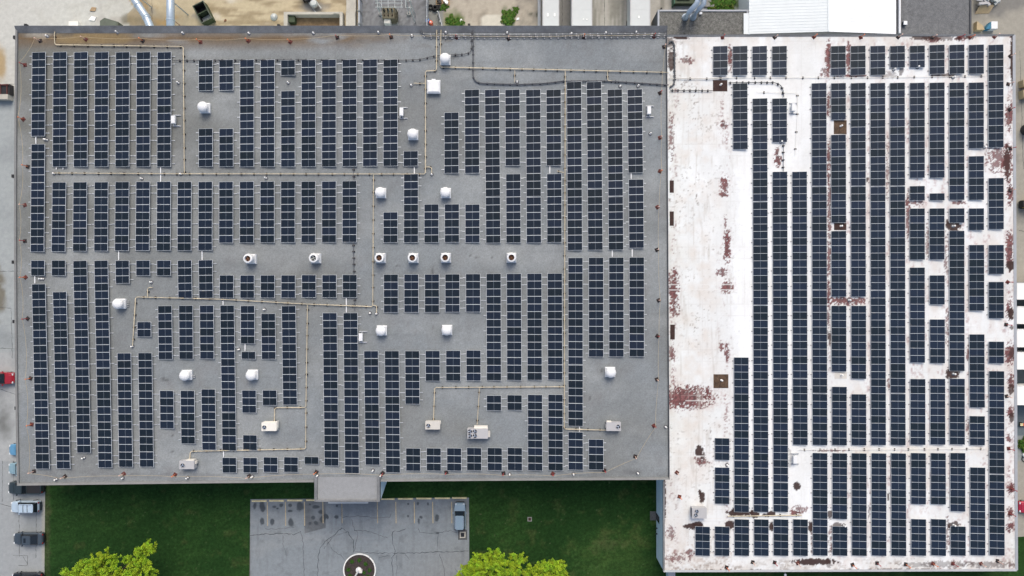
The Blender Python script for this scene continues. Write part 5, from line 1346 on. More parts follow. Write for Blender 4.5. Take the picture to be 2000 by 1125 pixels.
t = thing('hopper_bin', 'dark olive hopper bin half hidden behind the top parapet', 'bin', P(226, 56, 0.0))
hw = 1.32
mb = MB()
prof = [(-hw, -1.2), (hw, -1.2), (hw, 0.35), (-0.65 * hw + .2, 0.95), (-hw, 0.5)]
mb.prism(prof, 0.0, 1.7); mb.build('shell', M['olive_box'], t)
MB().prism([(x * 0.9, y * 0.9 - 0.04) for x, y in prof], 1.7, 1.78).build('lid', M['olive_box'], t)
MB().box(hw, -1.1, 1.2, hw + 1.1, -0.6, 1.32).build('side_shelf', M['black'], t)
t = thing('crate', 'small white crate beside the top left parapet', 'crate', P(148, 50, 0))
MB().box(-0.68, -0.4, 0, 0.68, 0.42, 0.5).build('box', M['off_white'], t); MB().box(-0.70, -0.42, 0.5, 0.70, 0.44, 0.56).build('lid', M['off_white'], t)
for (x, y, lab) in [(50, 50, 'black gutter bracket over the top edge at the left corner'), (28.5, 73, 'black gutter bracket on the left edge near the top corner'), (544, 50.5, 'black bracket over the top edge near the pit'), (916, 49.5, 'round black bracket over the top edge beside the earth yard'),
                    (25.5, 344, 'black scupper on the left edge, uppermost of four'), (26, 512, 'black scupper on the left edge, second of four'), (27.5, 628, 'black scupper on the left edge, third of four'), (31.5, 797, 'black scupper on the left edge, lowest of four')]:
    p = P(x, y, ZG - 0.1)
    t = thing('scupper', lab, 'scupper', p, group='scuppers and brackets on the roof edge')
    MB().box(-0.16, -0.22, -0.35, 0.16, 0.22, 0.1).build('head_box', M['black'], t)
    sgn = 1 if x < 40 and y > 60 else 0
    MB().box(-0.07 + 0.15 * sgn, -0.07 - 0.15 * (1 - sgn), -ZG + 0.1, 0.07 + 0.15 * sgn, 0.07 - 0.15 * (1 - sgn), -0.35).build('downpipe', M['black'], t)

# concrete dock pit
t = thing('dock_pit', 'walled concrete dock pit with a brown dirt floor beside the top edge', 'loading dock', P(613, 50, 0))
def rel(x, y, z=0): return P(x, y, z) - t.location
zt_ = 1.35
a, b = rel(554, 28, zt_), rel(669, 23, zt_)
MB().box(a.x, a.y, 0, b.x, b.y, zt_).build('rear_wall', M['concrete'], t)
MB().box(a.x, -4.0, 0, a.x + 0.55, a.y, zt_).build('side_wall', M['concrete'], t)
MB().box(b.x - 0.42, -4.0, 0, b.x, a.y, zt_).build('side_wall', M['concrete'], t)
MB().box(a.x + 0.55, -4.0, 0.01, b.x - 0.42, a.y, 0.05).build('floor', mat('pit_dirt', (0.20, 0.135, 0.075), 0.95, noise=0.5, scale=0.9, fine=0.3), t)
MB().box(a.x + 0.6, a.y - 1.0, 0.1, a.x + 1.5, a.y - 0.05, 1.0).build('railing_crate', M['green_metal'], t)
MB().box(b.x - 1.3, a.y + 0.0, zt_, b.x - 0.5, a.y + 0.25, zt_ + 0.3).build('kerb_block', M['concrete'], t)
p0, p1 = P(675.5, 96, 1.2), P(694, 22, 1.2)
t = thing('ramp_slab', 'pale concrete ramp slab between the pit and the fence', 'ramp', (p0.x, p0.y, 0))
MB().box(0, 0, 0, p1.x - p0.x, p1.y - p0.y, 1.2).build('slab', M['concrete'], t)
MB().box(0, p1.y - p0.y, 0, p1.x - p0.x, p1.y - p0.y + 6, 0.9).build('upper_slab', M['concrete'], t)
p0, p1 = P(701, 96, 1.6), P(705, -30, 1.6)
t = thing('fence_wall', 'grey concrete fence wall left of the gravel switchyard', 'wall', (p0.x, p0.y, 0))
for k in range(5):
    L_ = (p1.y - p0.y) / 5
    MB().box(-0.12, k * L_ + 0.02, 0, 0.12, (k + 1) * L_ - 0.02, 1.6).build('panel', M['edge_light'], t)
    MB().box(-0.2, k * L_ - 0.12, 0, 0.2, k * L_ + 0.02, 1.75).build('post', M['concrete_d'], t)
# parts machine with drum
t = thing('mixer_trailer', 'grey tow-behind mixer with a round drum at the top of the sandy yard', 'mixer', P(617, 13, 0), radians(35))
MB().lathe([(0.25, 0.5), (0.55, 0.7), (0.6, 1.1), (0.42, 1.4), (0.30, 1.42)], 14).build('drum', M['steel'], t)
for x in (-0.5, 0.5):
    MB().box(x - 0.07, -0.9, 0.4, x + 0.07, 3.4, 0.55).build('chassis_beam', M['steel'], t)
MB().box(-0.75, 0.9, 0.5, 0.75, 3.0, 1.3).build('engine_box', M['fan_dark'], t)
for x in (-0.95, 0.95):
    o = MB().lathe([(0.36, -0.1), (0.36, 0.1)], 14).build('wheel', M['tyre'], t); o.location = (x, 1.6, 0.36); o.rotation_euler = (0, pi / 2, 0)
t = thing('drain_cover', 'small round metal dome on the sandy yard left of the pit', 'drain cover', P(535.5, 33.5, 0))
MB().lathe([(0.55, 0.0), (0.5, 0.2), (0.3, 0.4), (0.05, 0.45)], 12).build('dome', M['steel'], t)

# switchyard: transformer and lattice
t = thing('transformer', 'olive power transformer with bushings in the gravel switchyard', 'transformer', P(765, 41, 0))
MB().box(-0.95, -0.5, 0.25, 0.8, 1.2, 2.3).build('tank', M['olive_tank'], t)
MB().box(-1.15, -0.7, 0.0, 1.0, 1.6, 0.25).build('plinth', M['concrete_d'], t)
MB().box(-0.75, -1.1, 0.9, 0.15, -0.5, 2.0).build('control_box', M['unit_tan'], t)
for k in range(8):
    MB().box(0.8, -0.4 + k * 0.19, 0.5, 1.05, -0.33 + k * 0.19, 2.1).build('radiator_fin', M['olive_tank'], t)
for x in (-0.65, -0.08, 0.5):
    MB().lathe([(0.12, 2.3), (0.16, 2.4), (0.09, 2.5), (0.15, 2.62), (0.08, 2.74), (0.13, 2.86), (0.05, 3.0), (0.04, 3.3)], 9, c=(x, 0.55)).build('bushing', M['black'], t)
for x in (-0.65, -0.08, 0.5):
    MB().lathe([(0.09, 2.3), (0.11, 2.4), (0.06, 2.55)], 8, c=(x, -0.1)).build('bushing', M['rust_dark'], t)
t = thing('switchgear_frame', 'pale steel lattice frame above the power transformer', 'steel frame', P(767, 20, 0))
zf = 5.6
def rl(x, y, z): return P(x, y, z) - t.location
for x in (737, 800):
    for y in (14, 0):
        q = rl(x, y, zf); MB().tube([(q.x, q.y, 0), (q.x, q.y, zf)], 0.07, 6).build('post', M['steel'], t)
for y in (14, 6, 0, -8, -16):
    MB().tube([rl(733, y, zf), rl(787, y, zf)], 0.05, 6).build('beam', M['steel'], t)
for x in (737, 745, 758, 771, 784, 792):
    MB().tube([rl(x, 15, zf), rl(x, -30, zf)], 0.045, 6).build('beam', M['steel'], t)
for x, y0_, y1_ in ((759, 18, 12), (766, 18, 12), (773, 18, 12)):
    MB().tube([rl(x, y1_, zf), rl(x, y0_ + 6, 3.3)], 0.025, 4).build('dropper', M['steel'], t)
for x, y in ((741, 22), (797, 22)):
    q = rl(x, y, 1.0)
    MB().lathe([(0.35, 0.0), (0.32, 0.3)], 8, c=(q.x, q.y)).build('footing', M['concrete_d'], t)
    MB().tube([(q.x, q.y, 0.3), (q.x + 0.1, q.y + 0.3, 3.0), (q.x - 0.1, q.y + 0.6, zf)], 0.06, 5).build('brace', M['steel'], t)
for y in (2, 15):
    MB().tube([rl(793, y, 4.5), rl(805, y, 4.5)], 0.05, 5).build('arm', M['steel'], t)
p0, p1 = P(833.5, 96, 2.0), P(832.5, -30, 2.0)
t = thing('fence', 'pale panel fence right of the gravel switchyard', 'fence', (p0.x, p0.y, 0))
for k in range(6):
    L_ = (p1.y - p0.y) / 6
    MB().box(-0.04, k * L_ + 0.05, 0.05, 0.04, (k + 1) * L_ - 0.05, 2.0).build('panel', M['edge_light'], t)
    MB().box(-0.07, k * L_ - 0.05, 0, 0.07, k * L_ + 0.05, 2.1).build('post', M['steel'], t)
p0, p1 = P(866, 60, 1.2), P(856, 22, 1.2)
d = p1 - p0
t = thing('fence', 'leaning white board fence left of the earth yard', 'fence', (p0.x, p0.y, 0), math.atan2(d.y, d.x))
for k in range(3):
    MB().box(0.05, -0.05 + 0.02 * k, 0.15 + 0.38 * k, d.length, 0.02 + 0.02 * k, 0.45 + 0.38 * k).build('board', M['edge_light'], t)
for f in (0.0, 0.5, 1.0):
    MB().box(f * d.length - 0.06, 0.08, 0, f * d.length + 0.06, 0.2, 1.25).build('post', M['steel'], t)


def torus_mesh(R, r, n=16, m=7):
    mb = MB(); vs, fs = [], []
    for i in range(n):
        for j in range(m):
            a, b = 2 * pi * i / n, 2 * pi * j / m
            vs.append(((R + r * cos(b)) * cos(a), (R + r * cos(b)) * sin(a), r * 1.25 * sin(b)))
    for i in range(n):
        for j in range(m):
            fs.append((i * m + j, ((i + 1) % n) * m + j, ((i + 1) % n) * m + (j + 1) % m, i * m + (j + 1) % m))
    return mb.add(vs, fs).mesh('tyre', [M['tyre']], True)


tmesh = torus_mesh(0.31, 0.13)
for k, (x, y, z, lab) in enumerate([(841, 14, 0.16, 'black tyre at the left of the heap beside the switchyard fence'), (849, 17, 0.16, 'black tyre in the middle of the heap beside the switchyard fence'), (850, 15, 0.48, 'black tyre lying on top of the heap'), (854, 14.5, 0.16, 'black tyre at the right of the heap beside the switchyard fence')]):
    t = thing('tyre', lab, 'tyre', P(x, y, z), group='heap of old tyres'); link('rubber_ring', tmesh, t)
t = thing('barrel', 'blue barrel in the narrow yard by the top edge', 'barrel', P(836.5, 44, 0)); MB().lathe([(0.27, 0), (0.29, 0.1), (0.27, 0.3), (0.29, 0.5), (0.27, 0.85), (0.22, 0.88)], 14).build('drum', M['barrel_blue'], t)
MB().lathe([(0.05, 0.88), (0.05, 0.92)], 8, c=(0.12, 0)).build('bung', M['white_metal'], t)
t = thing('barrel', 'orange barrel next to the blue one by the top edge', 'barrel', P(842.5, 47.5, 0)); MB().lathe([(0.27, 0), (0.29, 0.1), (0.27, 0.3), (0.29, 0.5), (0.27, 0.85), (0.22, 0.88)], 14).build('drum', M['barrel_orange'], t)
MB().lathe([(0.10, 0.88), (0.10, 0.92)], 8).build('bung', M['white_metal'], t)
for k, (x, y, m, lab) in enumerate([(858.5, 3, 'black', 'wooden pallet with a black bucket at the top of the earth yard'), (871.5, 4, 'pvc', 'wooden pallet with white buckets at the top of the earth yard')]):
    t = thing('pallet', lab, 'pallet', P(x, y, 0))
    for j in range(5):
        MB().box(-0.55, -0.55 + j * 0.24, 0.1, 0.55, -0.4 + j * 0.24, 0.14).build('slat', M['wood'], t)
    for xx in (-0.5, 0, 0.42):
        MB().box(xx, -0.55, 0, xx + 0.1, 0.56, 0.1).build('bearer', M['wood'], t)
    for j, (bx, by) in enumerate([(-0.15, 0.1), (0.1, -0.2)]):
        MB().lathe([(0.22, 0.14), (0.25, 0.55), (0.2, 0.56), (0.18, 0.5)], 12, c=(bx, by)).build('bucket', M[m], t)

wm = tuft_mesh('weeds', 520, 0.9, 0.35, [(0.04, 0.10, 0.015), (0.06, 0.14, 0.02), (0.03, 0.07, 0.012), (0.10, 0.12, 0.03)], 9, 0.13)
for k, (x, y, s, lab) in enumerate([(992, 40, 1.2, 'tallest green weed clump beside the earth yard, lowest one'), (992, 30, 1.0, 'green weed clump in the middle of the earth yard strip'), (1002, 27, 0.6, 'small green weed clump just right of the middle clump'), (1008, 19, 0.55, 'small green weed clump at the top of the strip'), (867, 14, 0.7, 'green weed clump beside the pallets'),
                                    (880, 40, 0.9, 'yellowish weed clump by the leaning fence'), (893, 46, 1.0, 'yellowish weed clump right of the leaning fence'), (1395, 8, 1.3, 'weed clump behind the pebble annex'), (1420, 10, 1.5, 'wide weed clump behind the pebble annex, right one')]):
    t = thing('weed_clump', lab, 'weeds', P(x, y, 0.0), k * 1.3, 'weeds in the yard'); o = link('leaves', wm, t); o.scale = (s, s, s)


def debris(x, y, s, m, lab, rz):
    t = thing('debris', lab, 'debris', P(x, y, 0.01), rz, 'scraps lying in the yard')
    MB().prism([(-s, -s * .5), (s * .6, -s * .7), (s, s * .3), (-s * .2, s * .6)], 0.0, 0.12).build('scrap', M[m], t)


debris(1011, 37, 0.28, 'lamp_clear', 'pale blue scrap among weeds of the earth yard', 0.4)
debris(900, 40, 0.25, 'pvc', 'white scrap on the grassy earth', 1.0)
debris(182, 18, 0.5, 'wood', 'thin brown board on the pale concrete, upper one', 0.1)
debris(181, 36, 0.55, 'pvc', 'thin white board on the pale concrete, lower one', 0.0)
debris(440, 40, 0.22, 'rust', 'small brown scrap on the sandy yard', 0.6)
debris(1132, 47, 0.2, 'black', 'small black scrap between the trailers at the top', 0.3)
debris(1291, 17, 0.2, 'black', 'small black scrap left of the pebble annex', 0.3)

# ------------------------------------------------------------------ semi-trailers
def trailer(label, x0, x1, grp, horiz=False, y0=0, y1=0, length=13.4, vents=()):
    zt = 4.1
    if not horiz:
        a, b = P(x0, 0, zt).x, P(x1, 0, zt).x
        w = (b - a) / 2
        t = thing('semi_trailer', label, 'trailer', ((a + b) / 2, P(0, 53, ZG).y + 0.75, 0), 0, grp)
    else:
        a, b = P(0, y1, zt).y, P(0, y0, zt).y
        w = (b - a) / 2
        t = thing('semi_trailer', label, 'trailer', (P(1986, 0, ZW).x + 0.7, (a + b) / 2, 0), -pi / 2, grp)
    L_ = length
    tw = M['pvc'] if horiz else M['trailer_white']
    MB().box(-w, 0, 1.15, w, L_, zt - 0.1).build('box', tw, t)
    mb = MB(); mb.box(-w - .01, -.01, zt - 0.1, w + .01, L_ + .01, zt - 0.02); mb.box(-w + 0.12, 0.1, zt - 0.02, w - 0.12, L_ - 0.1, zt); mb.build('roof', tw, t)
    for sx in (-1, 1):
        MB().box(sx * w - 0.05, 0.02, zt - 0.02, sx * w + 0.05, L_ - 0.02, zt + 0.03).build('roof_rail', M['unit_grey'] if not horiz else tw, t)
    for k in range(6):
        y = 1.2 + k * (L_ - 2) / 5
        MB().box(-w + 0.14, y - 0.03, zt, w - 0.14, y + 0.03, zt + 0.012).build('roof_bow', tw, t)
    for sx in (-0.5, 0.5):
        MB().box(sx * w * 0.98 - 0.45 * w, -0.05, 1.25, sx * w * 0.98 + 0.45 * w, 0.0, zt - 0.2).build('door', M['unit_grey'], t)
    MB().box(-w * 0.5, 0.3, 0.85, w * 0.5, L_ - 0.5, 1.15).build('chassis', M['black'], t)
    wm_ = MB().lathe([(0.28, -0.14), (0.5, -0.12), (0.5, 0.12), (0.28, 0.14)], 16).mesh('wheel', [M['tyre']])
    for yy in (1.6, 2.8):
        for sx in (-1, 1):
            o = link('wheel', wm_, t, (sx * (w - 0.18), yy, 0.5)); o.rotation_euler = (0, pi / 2, 0)
    for sx in (-0.5, 0.5):
        MB().box(sx * w - 0.08, L_ - 3.2, 0.0, sx * w + 0.08, L_ - 3.0, 1.15).build('landing_leg', M['steel'], t)
    for (vx, vy, vw, vh) in vents:
        MB().box(vx - vw, vy - vh, zt, vx + vw, vy + vh, zt + 0.06).build('roof_patch', M['pvc'], t)


trailer('white trailer with two long roof patches, leftmost of three at the top', 1060.5, 1091.5, 'trailers docked at the top', vents=[(-0.45, 2.7, .11, .24), (0.52, 2.7, .11, .24)])
trailer('pale trailer with two tiny roof marks, middle one at the top', 1117, 1156, 'trailers docked at the top', vents=[(0.2, 2.1, .1, .06), (0.7, 2.05, .1, .06)])
trailer('pale trailer with one roof mark, beside the pebble annex', 1231.5, 1269.5, 'trailers docked at the top', vents=[(-0.2, 2.4, .1, .16)])
for k, (ya, yb, w_) in enumerate([(553, 584.5, ''), (599, 632, ''), (643.5, 677.5, ''), (688.5, 721, ''), (754.5, 790.5, '')]):
    trailer(f'white trailer end at the right picture edge, {ORD[k + 1]} of five from the top', 0, 0, 'trailers docked at the right', True, ya, yb)
p0, p1 = P(1050.5, 96, 0.5), P(1056, -30, 0.5)
t = thing('kerb_wall', 'low pale kerb wall left of the docked trailers', 'wall', (p0.x, p0.y, 0))
for k in range(4):
    L_ = (p1.y - p0.y) / 4
    MB().box(0, k * L_ + 0.01, 0, p1.x - p0.x, (k + 1) * L_ - 0.01, 0.5).build('block', M['edge_light'], t)
p = P(1275, 53, 1.2)
t = thing('dock_ramp', 'tan wedge of plywood beside the right docked trailer', 'plywood', (p.x, p.y, 0))
MB().prism([(-0.35, -1.2), (0.55, -1.2), (0.55, 1.1)], 0.0, 1.3).build('sheet', M['tan_box'], t)
t = thing('waste_skid', 'green open machine skid behind the pebble annex', 'skid', P(1334, 6, 0))
MB().box(-1.6, -0.5, 0.2, 1.5, 3.5, 1.1).build('bed', M['green_metal'], t)
for x in (-1.7, 1.45):
    MB().box(x, -0.7, 0, x + 0.16, 3.6, 1.5).build('side_rail', mat('skid_green', (0.02, 0.09, 0.05), 0.6, noise=0.3), t)
MB().box(-1.2, 0.0, 1.1, 0.7, 1.2, 1.35).build('cover', M['olive_box'], t)
t = thing('concrete_pad', 'small grey slab behind the right blue duct', 'slab', P(1385, 7, 0))
MB().box(-0.9, -0.55, 0, 0.7, 0.8, 0.3).build('slab', M['concrete_d'], t)

# ------------------------------------------------------------------ right-hand yard
t = thing('scrap_machine', 'grey heap of scrapped ductwork at the top right', 'scrap heap', P(1926, 6, 0))
r2 = random.Random(4)
for k in range(14):
    x, y, z = r2.uniform(-1.6, 1.8), r2.uniform(-0.6, 1.8), r2.uniform(0, 0.9)
    MB().box(x - r2.uniform(.2, .7), y - .15, z, x + r2.uniform(.2, .7), y + .2, z + r2.uniform(.15, .5), rot=r2.uniform(-1, 1)).build('piece', M[r2.choice(['steel', 'unit_grey', 'conduit_grey', 'edge_light'])], t)
for x in (-0.5, 0.3):
    MB().tube([(x, 0.2, 0.5), (x + 0.9, 0.6, 0.9), (x + 1.2, 1.6, 0.8)], 0.28, 10).build('pipe', M['steel'], t)
t = thing('cardboard_sheet', 'tan trapezoid sheet leaning below the scrap heap', 'sheet', P(1918, 21, 0.0))
MB().add([(-1.1, -0.5, 0.05), (1.0, -0.4, 0.05), (1.35, 0.55, 0.7), (-0.75, 0.6, 0.7), (-1.1, -0.5, 0.0), (1.0, -0.4, 0.0), (1.35, 0.55, 0.62), (-0.75, 0.6, 0.62)],
         [(0, 1, 2, 3), (7, 6, 5, 4), (0, 4, 5, 1), (1, 5, 6, 2), (2, 6, 7, 3), (3, 7, 4, 0)]).build('sheet', M['tan_box'], t)
t = thing('storage_tote', 'white tote with a blue wedge end near the top right corner', 'tote', P(1931, 53.5, 0))
MB().box(-0.3, -0.55, 0, 0.62, 0.5, 1.0).build('tank', M['white_metal'], t)
MB().prism([(-0.30, -0.55), (-1.0, -0.55), (-0.9, -0.3), (-0.30, 0.5)], 0, 0.9).build('chute', M['tote_blue'], t)
for k in range(4):
    MB().box(-0.31, -0.56, 0.2 + k * 0.22, 0.63, 0.51, 0.23 + k * 0.22).build('hoop', M['steel'], t)
t = thing('plywood_wedge', 'pale plywood wedge left of the white and blue tote', 'plywood', P(1906, 54, 0))
MB().prism([(-0.4, -0.6), (0.75, -0.6), (0.5, 0.0), (-0.35, 0.65)], 0, 0.8).build('sheet', M['tan_box'], t)
for k, (y, h, lab) in enumerate([(165, 13, 'tan wooden crate at the right edge, upper one'), (186, 16, 'tan wooden crate at the right edge, lower one')]):
    t = thing('crate', lab, 'crate', P(2001, y, 0), 0.1)
    hh = h * 0.037
    MB().box(-0.9, -hh, 0, 0.9, hh, 1.0).build('box', M['tan_box'], t)
    for x in (-0.6, 0, 0.6):
        MB().box(x - 0.06, -hh - 0.02, 0.0, x + 0.06, hh + 0.02, 1.03).build('batten', M['wood'], t)
t = thing('tank', 'dark upright tank cut by the right picture edge', 'tank', P(2003, 254, 0)); MB().lathe([(0.8, 0), (0.82, 0.1), (0.82, 1.5), (0.7, 1.62), (0.2, 1.7)], 18).build('shell', M['fan_dark'], t)
MB().lathe([(0.2, 1.68), (0.2, 1.8)], 10).build('hatch', M['steel'], t)
t = thing('forklift', 'yellow and black machine at the right edge', 'forklift', P(2000, 400, 0), radians(-90))
MB().box(-0.55, -0.7, 0.3, 0.55, 0.9, 1.0).build('body', M['yellow_machine'], t)
MB().box(-0.5, -0.95, 0.25, 0.5, -0.7, 1.1).build('counterweight', M['black'], t)
for sx in (-0.48, 0.42):
    MB().box(sx, -0.5, 1.0, sx + 0.06, -0.44, 2.0).build('post', M['black'], t); MB().box(sx, 0.5, 1.0, sx + 0.06, 0.56, 2.0).build('post', M['black'], t)
MB().box(-0.52, -0.55, 2.0, 0.52, 0.6, 2.06).build('guard', M['black'], t)
MB().box(-0.4, 0.9, 0.1, 0.4, 1.05, 2.2).build('mast', M['black'], t)
for sx in (-0.3, 0.22):
    MB().box(sx, 1.05, 0.08, sx + 0.1, 2.1, 0.13).build('fork', M['steel'], t)
fw = MB().lathe([(0.2, -0.1), (0.3, -0.09), (0.3, 0.09), (0.2, 0.1)], 14).mesh('wheel', [M['tyre']])
for sx in (-0.5, 0.5):
    for yy in (-0.5, 0.6):
        o = link('wheel', fw, t, (sx, yy, 0.3)); o.rotation_euler = (0, pi / 2, 0)
t = thing('barrier_plank', 'yellow and red striped plank at the right edge', 'barrier', P(1996, 828, 0))
for k in range(5):
    MB().box(-0.6 + k * 0.4, -0.2, 0.4, -0.2 + k * 0.4, 0.2, 0.5).build('stripe', M['barrel_orange'] if k % 2 else M['paint_yellow'], t)
for x in (-0.4, 1.2):
    MB().box(x, -0.3, 0, x + 0.1, 0.3, 0.4).build('foot', M['black'], t)
t = thing('shrub', 'dark shrub at the right edge above the round white fitting', 'shrub', P(1998, 868, 0)); o = link('leaves', wm, t); o.scale = (1.0, 1.3, 1.6)
t = thing('hose_reel', 'round white fitting with looped hose at the right edge', 'hose reel', P(2000, 888, 0))
MB().lathe([(0.3, 0), (0.34, 0.3), (0.2, 0.35)], 14).build('reel', M['white_metal'], t)
o = link('hose', torus_mesh(0.45, 0.05), t, (0.1, -0.6, 0.08))

# left: dark dock edge with red steel
t = thing('dock_leveller', 'dark recess with red steel beams at the left edge', 'dock', P(14, 178, 0))
MB().box(-1.3, -0.75, 0.0, 1.0, 0.75, 0.9).build('recess', M['black'], t)
for x in (-1.2, -0.35, 0.6):
    MB().box(x, -0.76, 0.9, x + 0.14, 0.76, 1.0).build('beam', M['red_beam'], t)
MB().box(-1.3, 0.55, 1.0, 1.0, 0.7, 1.08).build('cross_beam', M['red_beam'], t)
MB().box(-1.3, -1.5, 0.0, 0.9, -0.76, 1.1).build('bumper_block', M['concrete'], t)

# ------------------------------------------------------------------ cars
def car(label, px, py, head, L_, W, H, col, kind='suv', roof_col=None, glass_roof=False, rails=True, bars=True):
    """Car along local +x; head is the direction of its nose in radians."""
    paint = mat('paint', col, 0.28, metal=0.25, spec=0.5, coat=0.6)
    paint2 = mat('paint', roof_col, 0.28, metal=0.25, coat=0.6) if roof_col else paint
    t = thing('pickup_truck' if kind == 'pickup' else 'parked_car', label, 'pickup truck' if kind == 'pickup' else 'car', P(px, py, 0.0), head, 'parked cars')
    l, w = L_ / 2, W / 2
    zb, zs = 0.28, 0.62 * H if kind != 'sedan' else 0.60 * H
    # body: rings along x : x, half width, shoulder height
    st = [(-l, .76 * w, zs * .80), (-l + .12, .93 * w, zs * .94), (-l + .5, w, zs), (-l * .3, w, zs * 1.02), (l * .3, w, zs * 1.0), (l - .75, .98 * w, zs * .95), (l - .22, .88 * w, zs * .86), (l, .66 * w, zs * .70)]
    vs, fs = [], []
    for x, ww, z in st:
        vs += [(x, -ww, zb), (x, -ww * 1.0, zb + (z - zb) * .55), (x, -ww * .955, zb + (z - zb) * .88), (x, -ww * .86, z), (x, ww * .86, z), (x, ww * .955, zb + (z - zb) * .88), (x, ww, zb + (z - zb) * .55), (x, ww, zb)]
    for i in range(len(st) - 1):
        for j in range(8):
            a, b = i * 8 + j, i * 8 + (j + 1) % 8
            fs.append((a, a + 8, b + 8, b))
    fs.append(tuple(range(8))); n = (len(st) - 1) * 8; fs.append(tuple(range(n + 7, n - 1, -1)))
    MB().add(vs, fs).build('body', paint, t, smooth=False)
    # cabin
    if kind == 'pickup': x0, x1, x2, x3 = -l * .12, -l * .02, l * .30, l * .52
    elif kind == 'sedan': x0, x1, x2, x3 = -l * .70, -l * .36, l * .16, l * .46
    else: x0, x1, x2, x3 = -l * .97, -l * .84, l * .14, l * .42
    wb, wt, zc = .85 * w, .69 * w, H
    zi = zs * 0.995
    B = [(x0, -wb, zi), (x3, -wb, zi), (x3, wb, zi), (x0, wb, zi)]; T = [(x1, -wt, zc - .06), (x2, -wt, zc - .06), (x2, wt, zc - .06), (x1, wt, zc - .06)]
    MB().add(B + T, [(4, 5, 6, 7), (0, 1, 5, 4), (2, 3, 7, 6), (1, 2, 6, 5), (3, 0, 4, 7)]).build('cabin', M['black'], t)
    def lerp(a, b, f): return tuple(a[i] + (b[i] - a[i]) * f for i in range(3))
    def glass(nm, c0, c1, c2, c3, off):
        q = [lerp(c0, c3, .08), lerp(c1, c2, .08), lerp(c1, c2, .95), lerp(c0, c3, .95)]
        MB().add([tuple(p[i] + off[i] for i in range(3)) for p in q], [(0, 1, 2, 3)]).build(nm, M['glass'], t)
    glass('windshield', lerp(B[1], B[2], .06), lerp(B[1], B[2], .94), lerp(T[1], T[2], .94), lerp(T[1], T[2], .06), (.012, 0, .012))
    glass('rear_window', lerp(B[3], B[0], .06), lerp(B[3], B[0], .94), lerp(T[3], T[0], .94), lerp(T[3], T[0], .06), (-.012, 0, .012))
    for a, b, s in ((0, 1, -1), (2, 3, 1)):
        for f0, f1 in ((.05, .46), (.52, .93)):
            glass('side_window', lerp(B[a], B[b], f0), lerp(B[a], B[b], f1), lerp(T[a], T[b], f1), lerp(T[a], T[b], f0), (0, s * .012, .006))
        MB().add([lerp(B[a], T[a], q) for q in (0, 1)] + [tuple(v + (0, s * .02, .02)[i] for i, v in enumerate(lerp(B[a], T[a], q))) for q in (1, 0)], [(0, 1, 2, 3)]).build('pillar', paint, t)
    e = .05
    mb = MB(); mb.prism([(x1 - e, -wt * .8), (x1 + .1, -wt - e), (x2 - .05, -wt - e), (x2 + e, -wt * .8), (x2 + e, wt * .8), (x2 - .05, wt + e), (x1 + .1, wt + e), (x1 - e, wt * .8)], zc - .06, zc - .02)
    mb.prism([(x1 + .08, -wt * .75), (x1 + .2, -wt * .9), (x2 - .2, -wt * .9), (x2 - .05, -wt * .75), (x2 - .05, wt * .75), (x2 - .2, wt * .9), (x1 + .2, wt * .9), (x1 + .08, wt * .75)], zc - .02, zc)
    rf = mb.build('roof', paint2, t)
    if rails:
        for s in (-1, 1):
            MB().box(x1 + .2, s * wt * .97 - .03, zc, x2 - .15, s * wt * .97 + .03, zc + .07).build('roof_rail', M['chrome'] if col[0] > .2 else M['black'], t)
        if kind == 'suv' and bars:
            for f in (.38, .68):
                xx = x1 + (x2 - x1) * f
                MB().box(xx - .025, -wt * .94, zc + .03, xx + .025, wt * .94, zc + .06).build('roof_bar', M['black'], t)
    if glass_roof:
        MB().box(x1 + (x2 - x1) * .55, -wt * .55, zc, x2 - .18, wt * .55, zc + .008).build('sunroof', M['glass'], t)
    if kind == 'pickup':
        MB().box(-l + .12, -w * .78, zs * .9, x0 - .1, w * .78, zs * 1.025).build('bed', M['black'], t)
        for s in (-1, 1):
            MB().box(-l + .1, s * w * .86 - .07, zs, x0 - .05, s * w * .86 + .07, zs + .1).build('bed_rail', paint, t)
        MB().box(-l + .02, -w * .8, zs * .8, -l + .12, w * .8, zs + .06).build('tailgate', paint, t)
    MB().add([(l - .95, -w * .62, zs * .975), (l - .3, -w * .55, zs * .91), (l - .3, w * .55, zs * .91), (l - .95, w * .62, zs * .975), (l - .95, -w * .62, zs * 1.0), (l - .34, -w * .5, zs * .935), (l - .34, w * .5, zs * .935), (l - .95, w * .62, zs * 1.0)],
             [(4, 5, 6, 7), (0, 1, 5, 4), (1, 2, 6, 5), (2, 3, 7, 6)]).build('bonnet', paint, t)
    for s in (-1, 1):
        mr = MB().box(x3 - .35, s * w * .98 - .02 if s > 0 else s * w * .98 - .2, zs * .98, x3 - .17, s * w * .98 + .2 if s > 0 else s * w * .98 + .02, zs * .98 + .14, taper=.02).build('mirror', paint, t)
        MB().box(l - .30, s * w * .66 - .13, zs * .68, l - .08, s * w * .66 + .13, zs * .86).build('headlight', M['lamp_clear'], t)
        MB().box(-l - .01, s * w * .70 - .10, zs * .66, -l + .14, s * w * .70 + .10, zs * .88).build('tail_light', M['lamp_red'], t)
    MB().box(l - .12, -w * .7, zb + .02, l + .06, w * .7, zb + .26).build('front_bumper', M['black'], t)
    MB().box(-l - .07, -w * .75, zb + .02, -l + .1, w * .75, zb + .26).build('rear_bumper', M['black'], t)
    wm_ = MB().lathe([(0.20, -.11), (0.33, -.10), (0.34, 0.0), (0.33, .10), (0.20, .11)], 16).mesh('tyre', [M['tyre']])
    rm_ = MB().lathe([(0.20, -.115), (0.20, .115)], 10).mesh('rim', [M['chrome']])
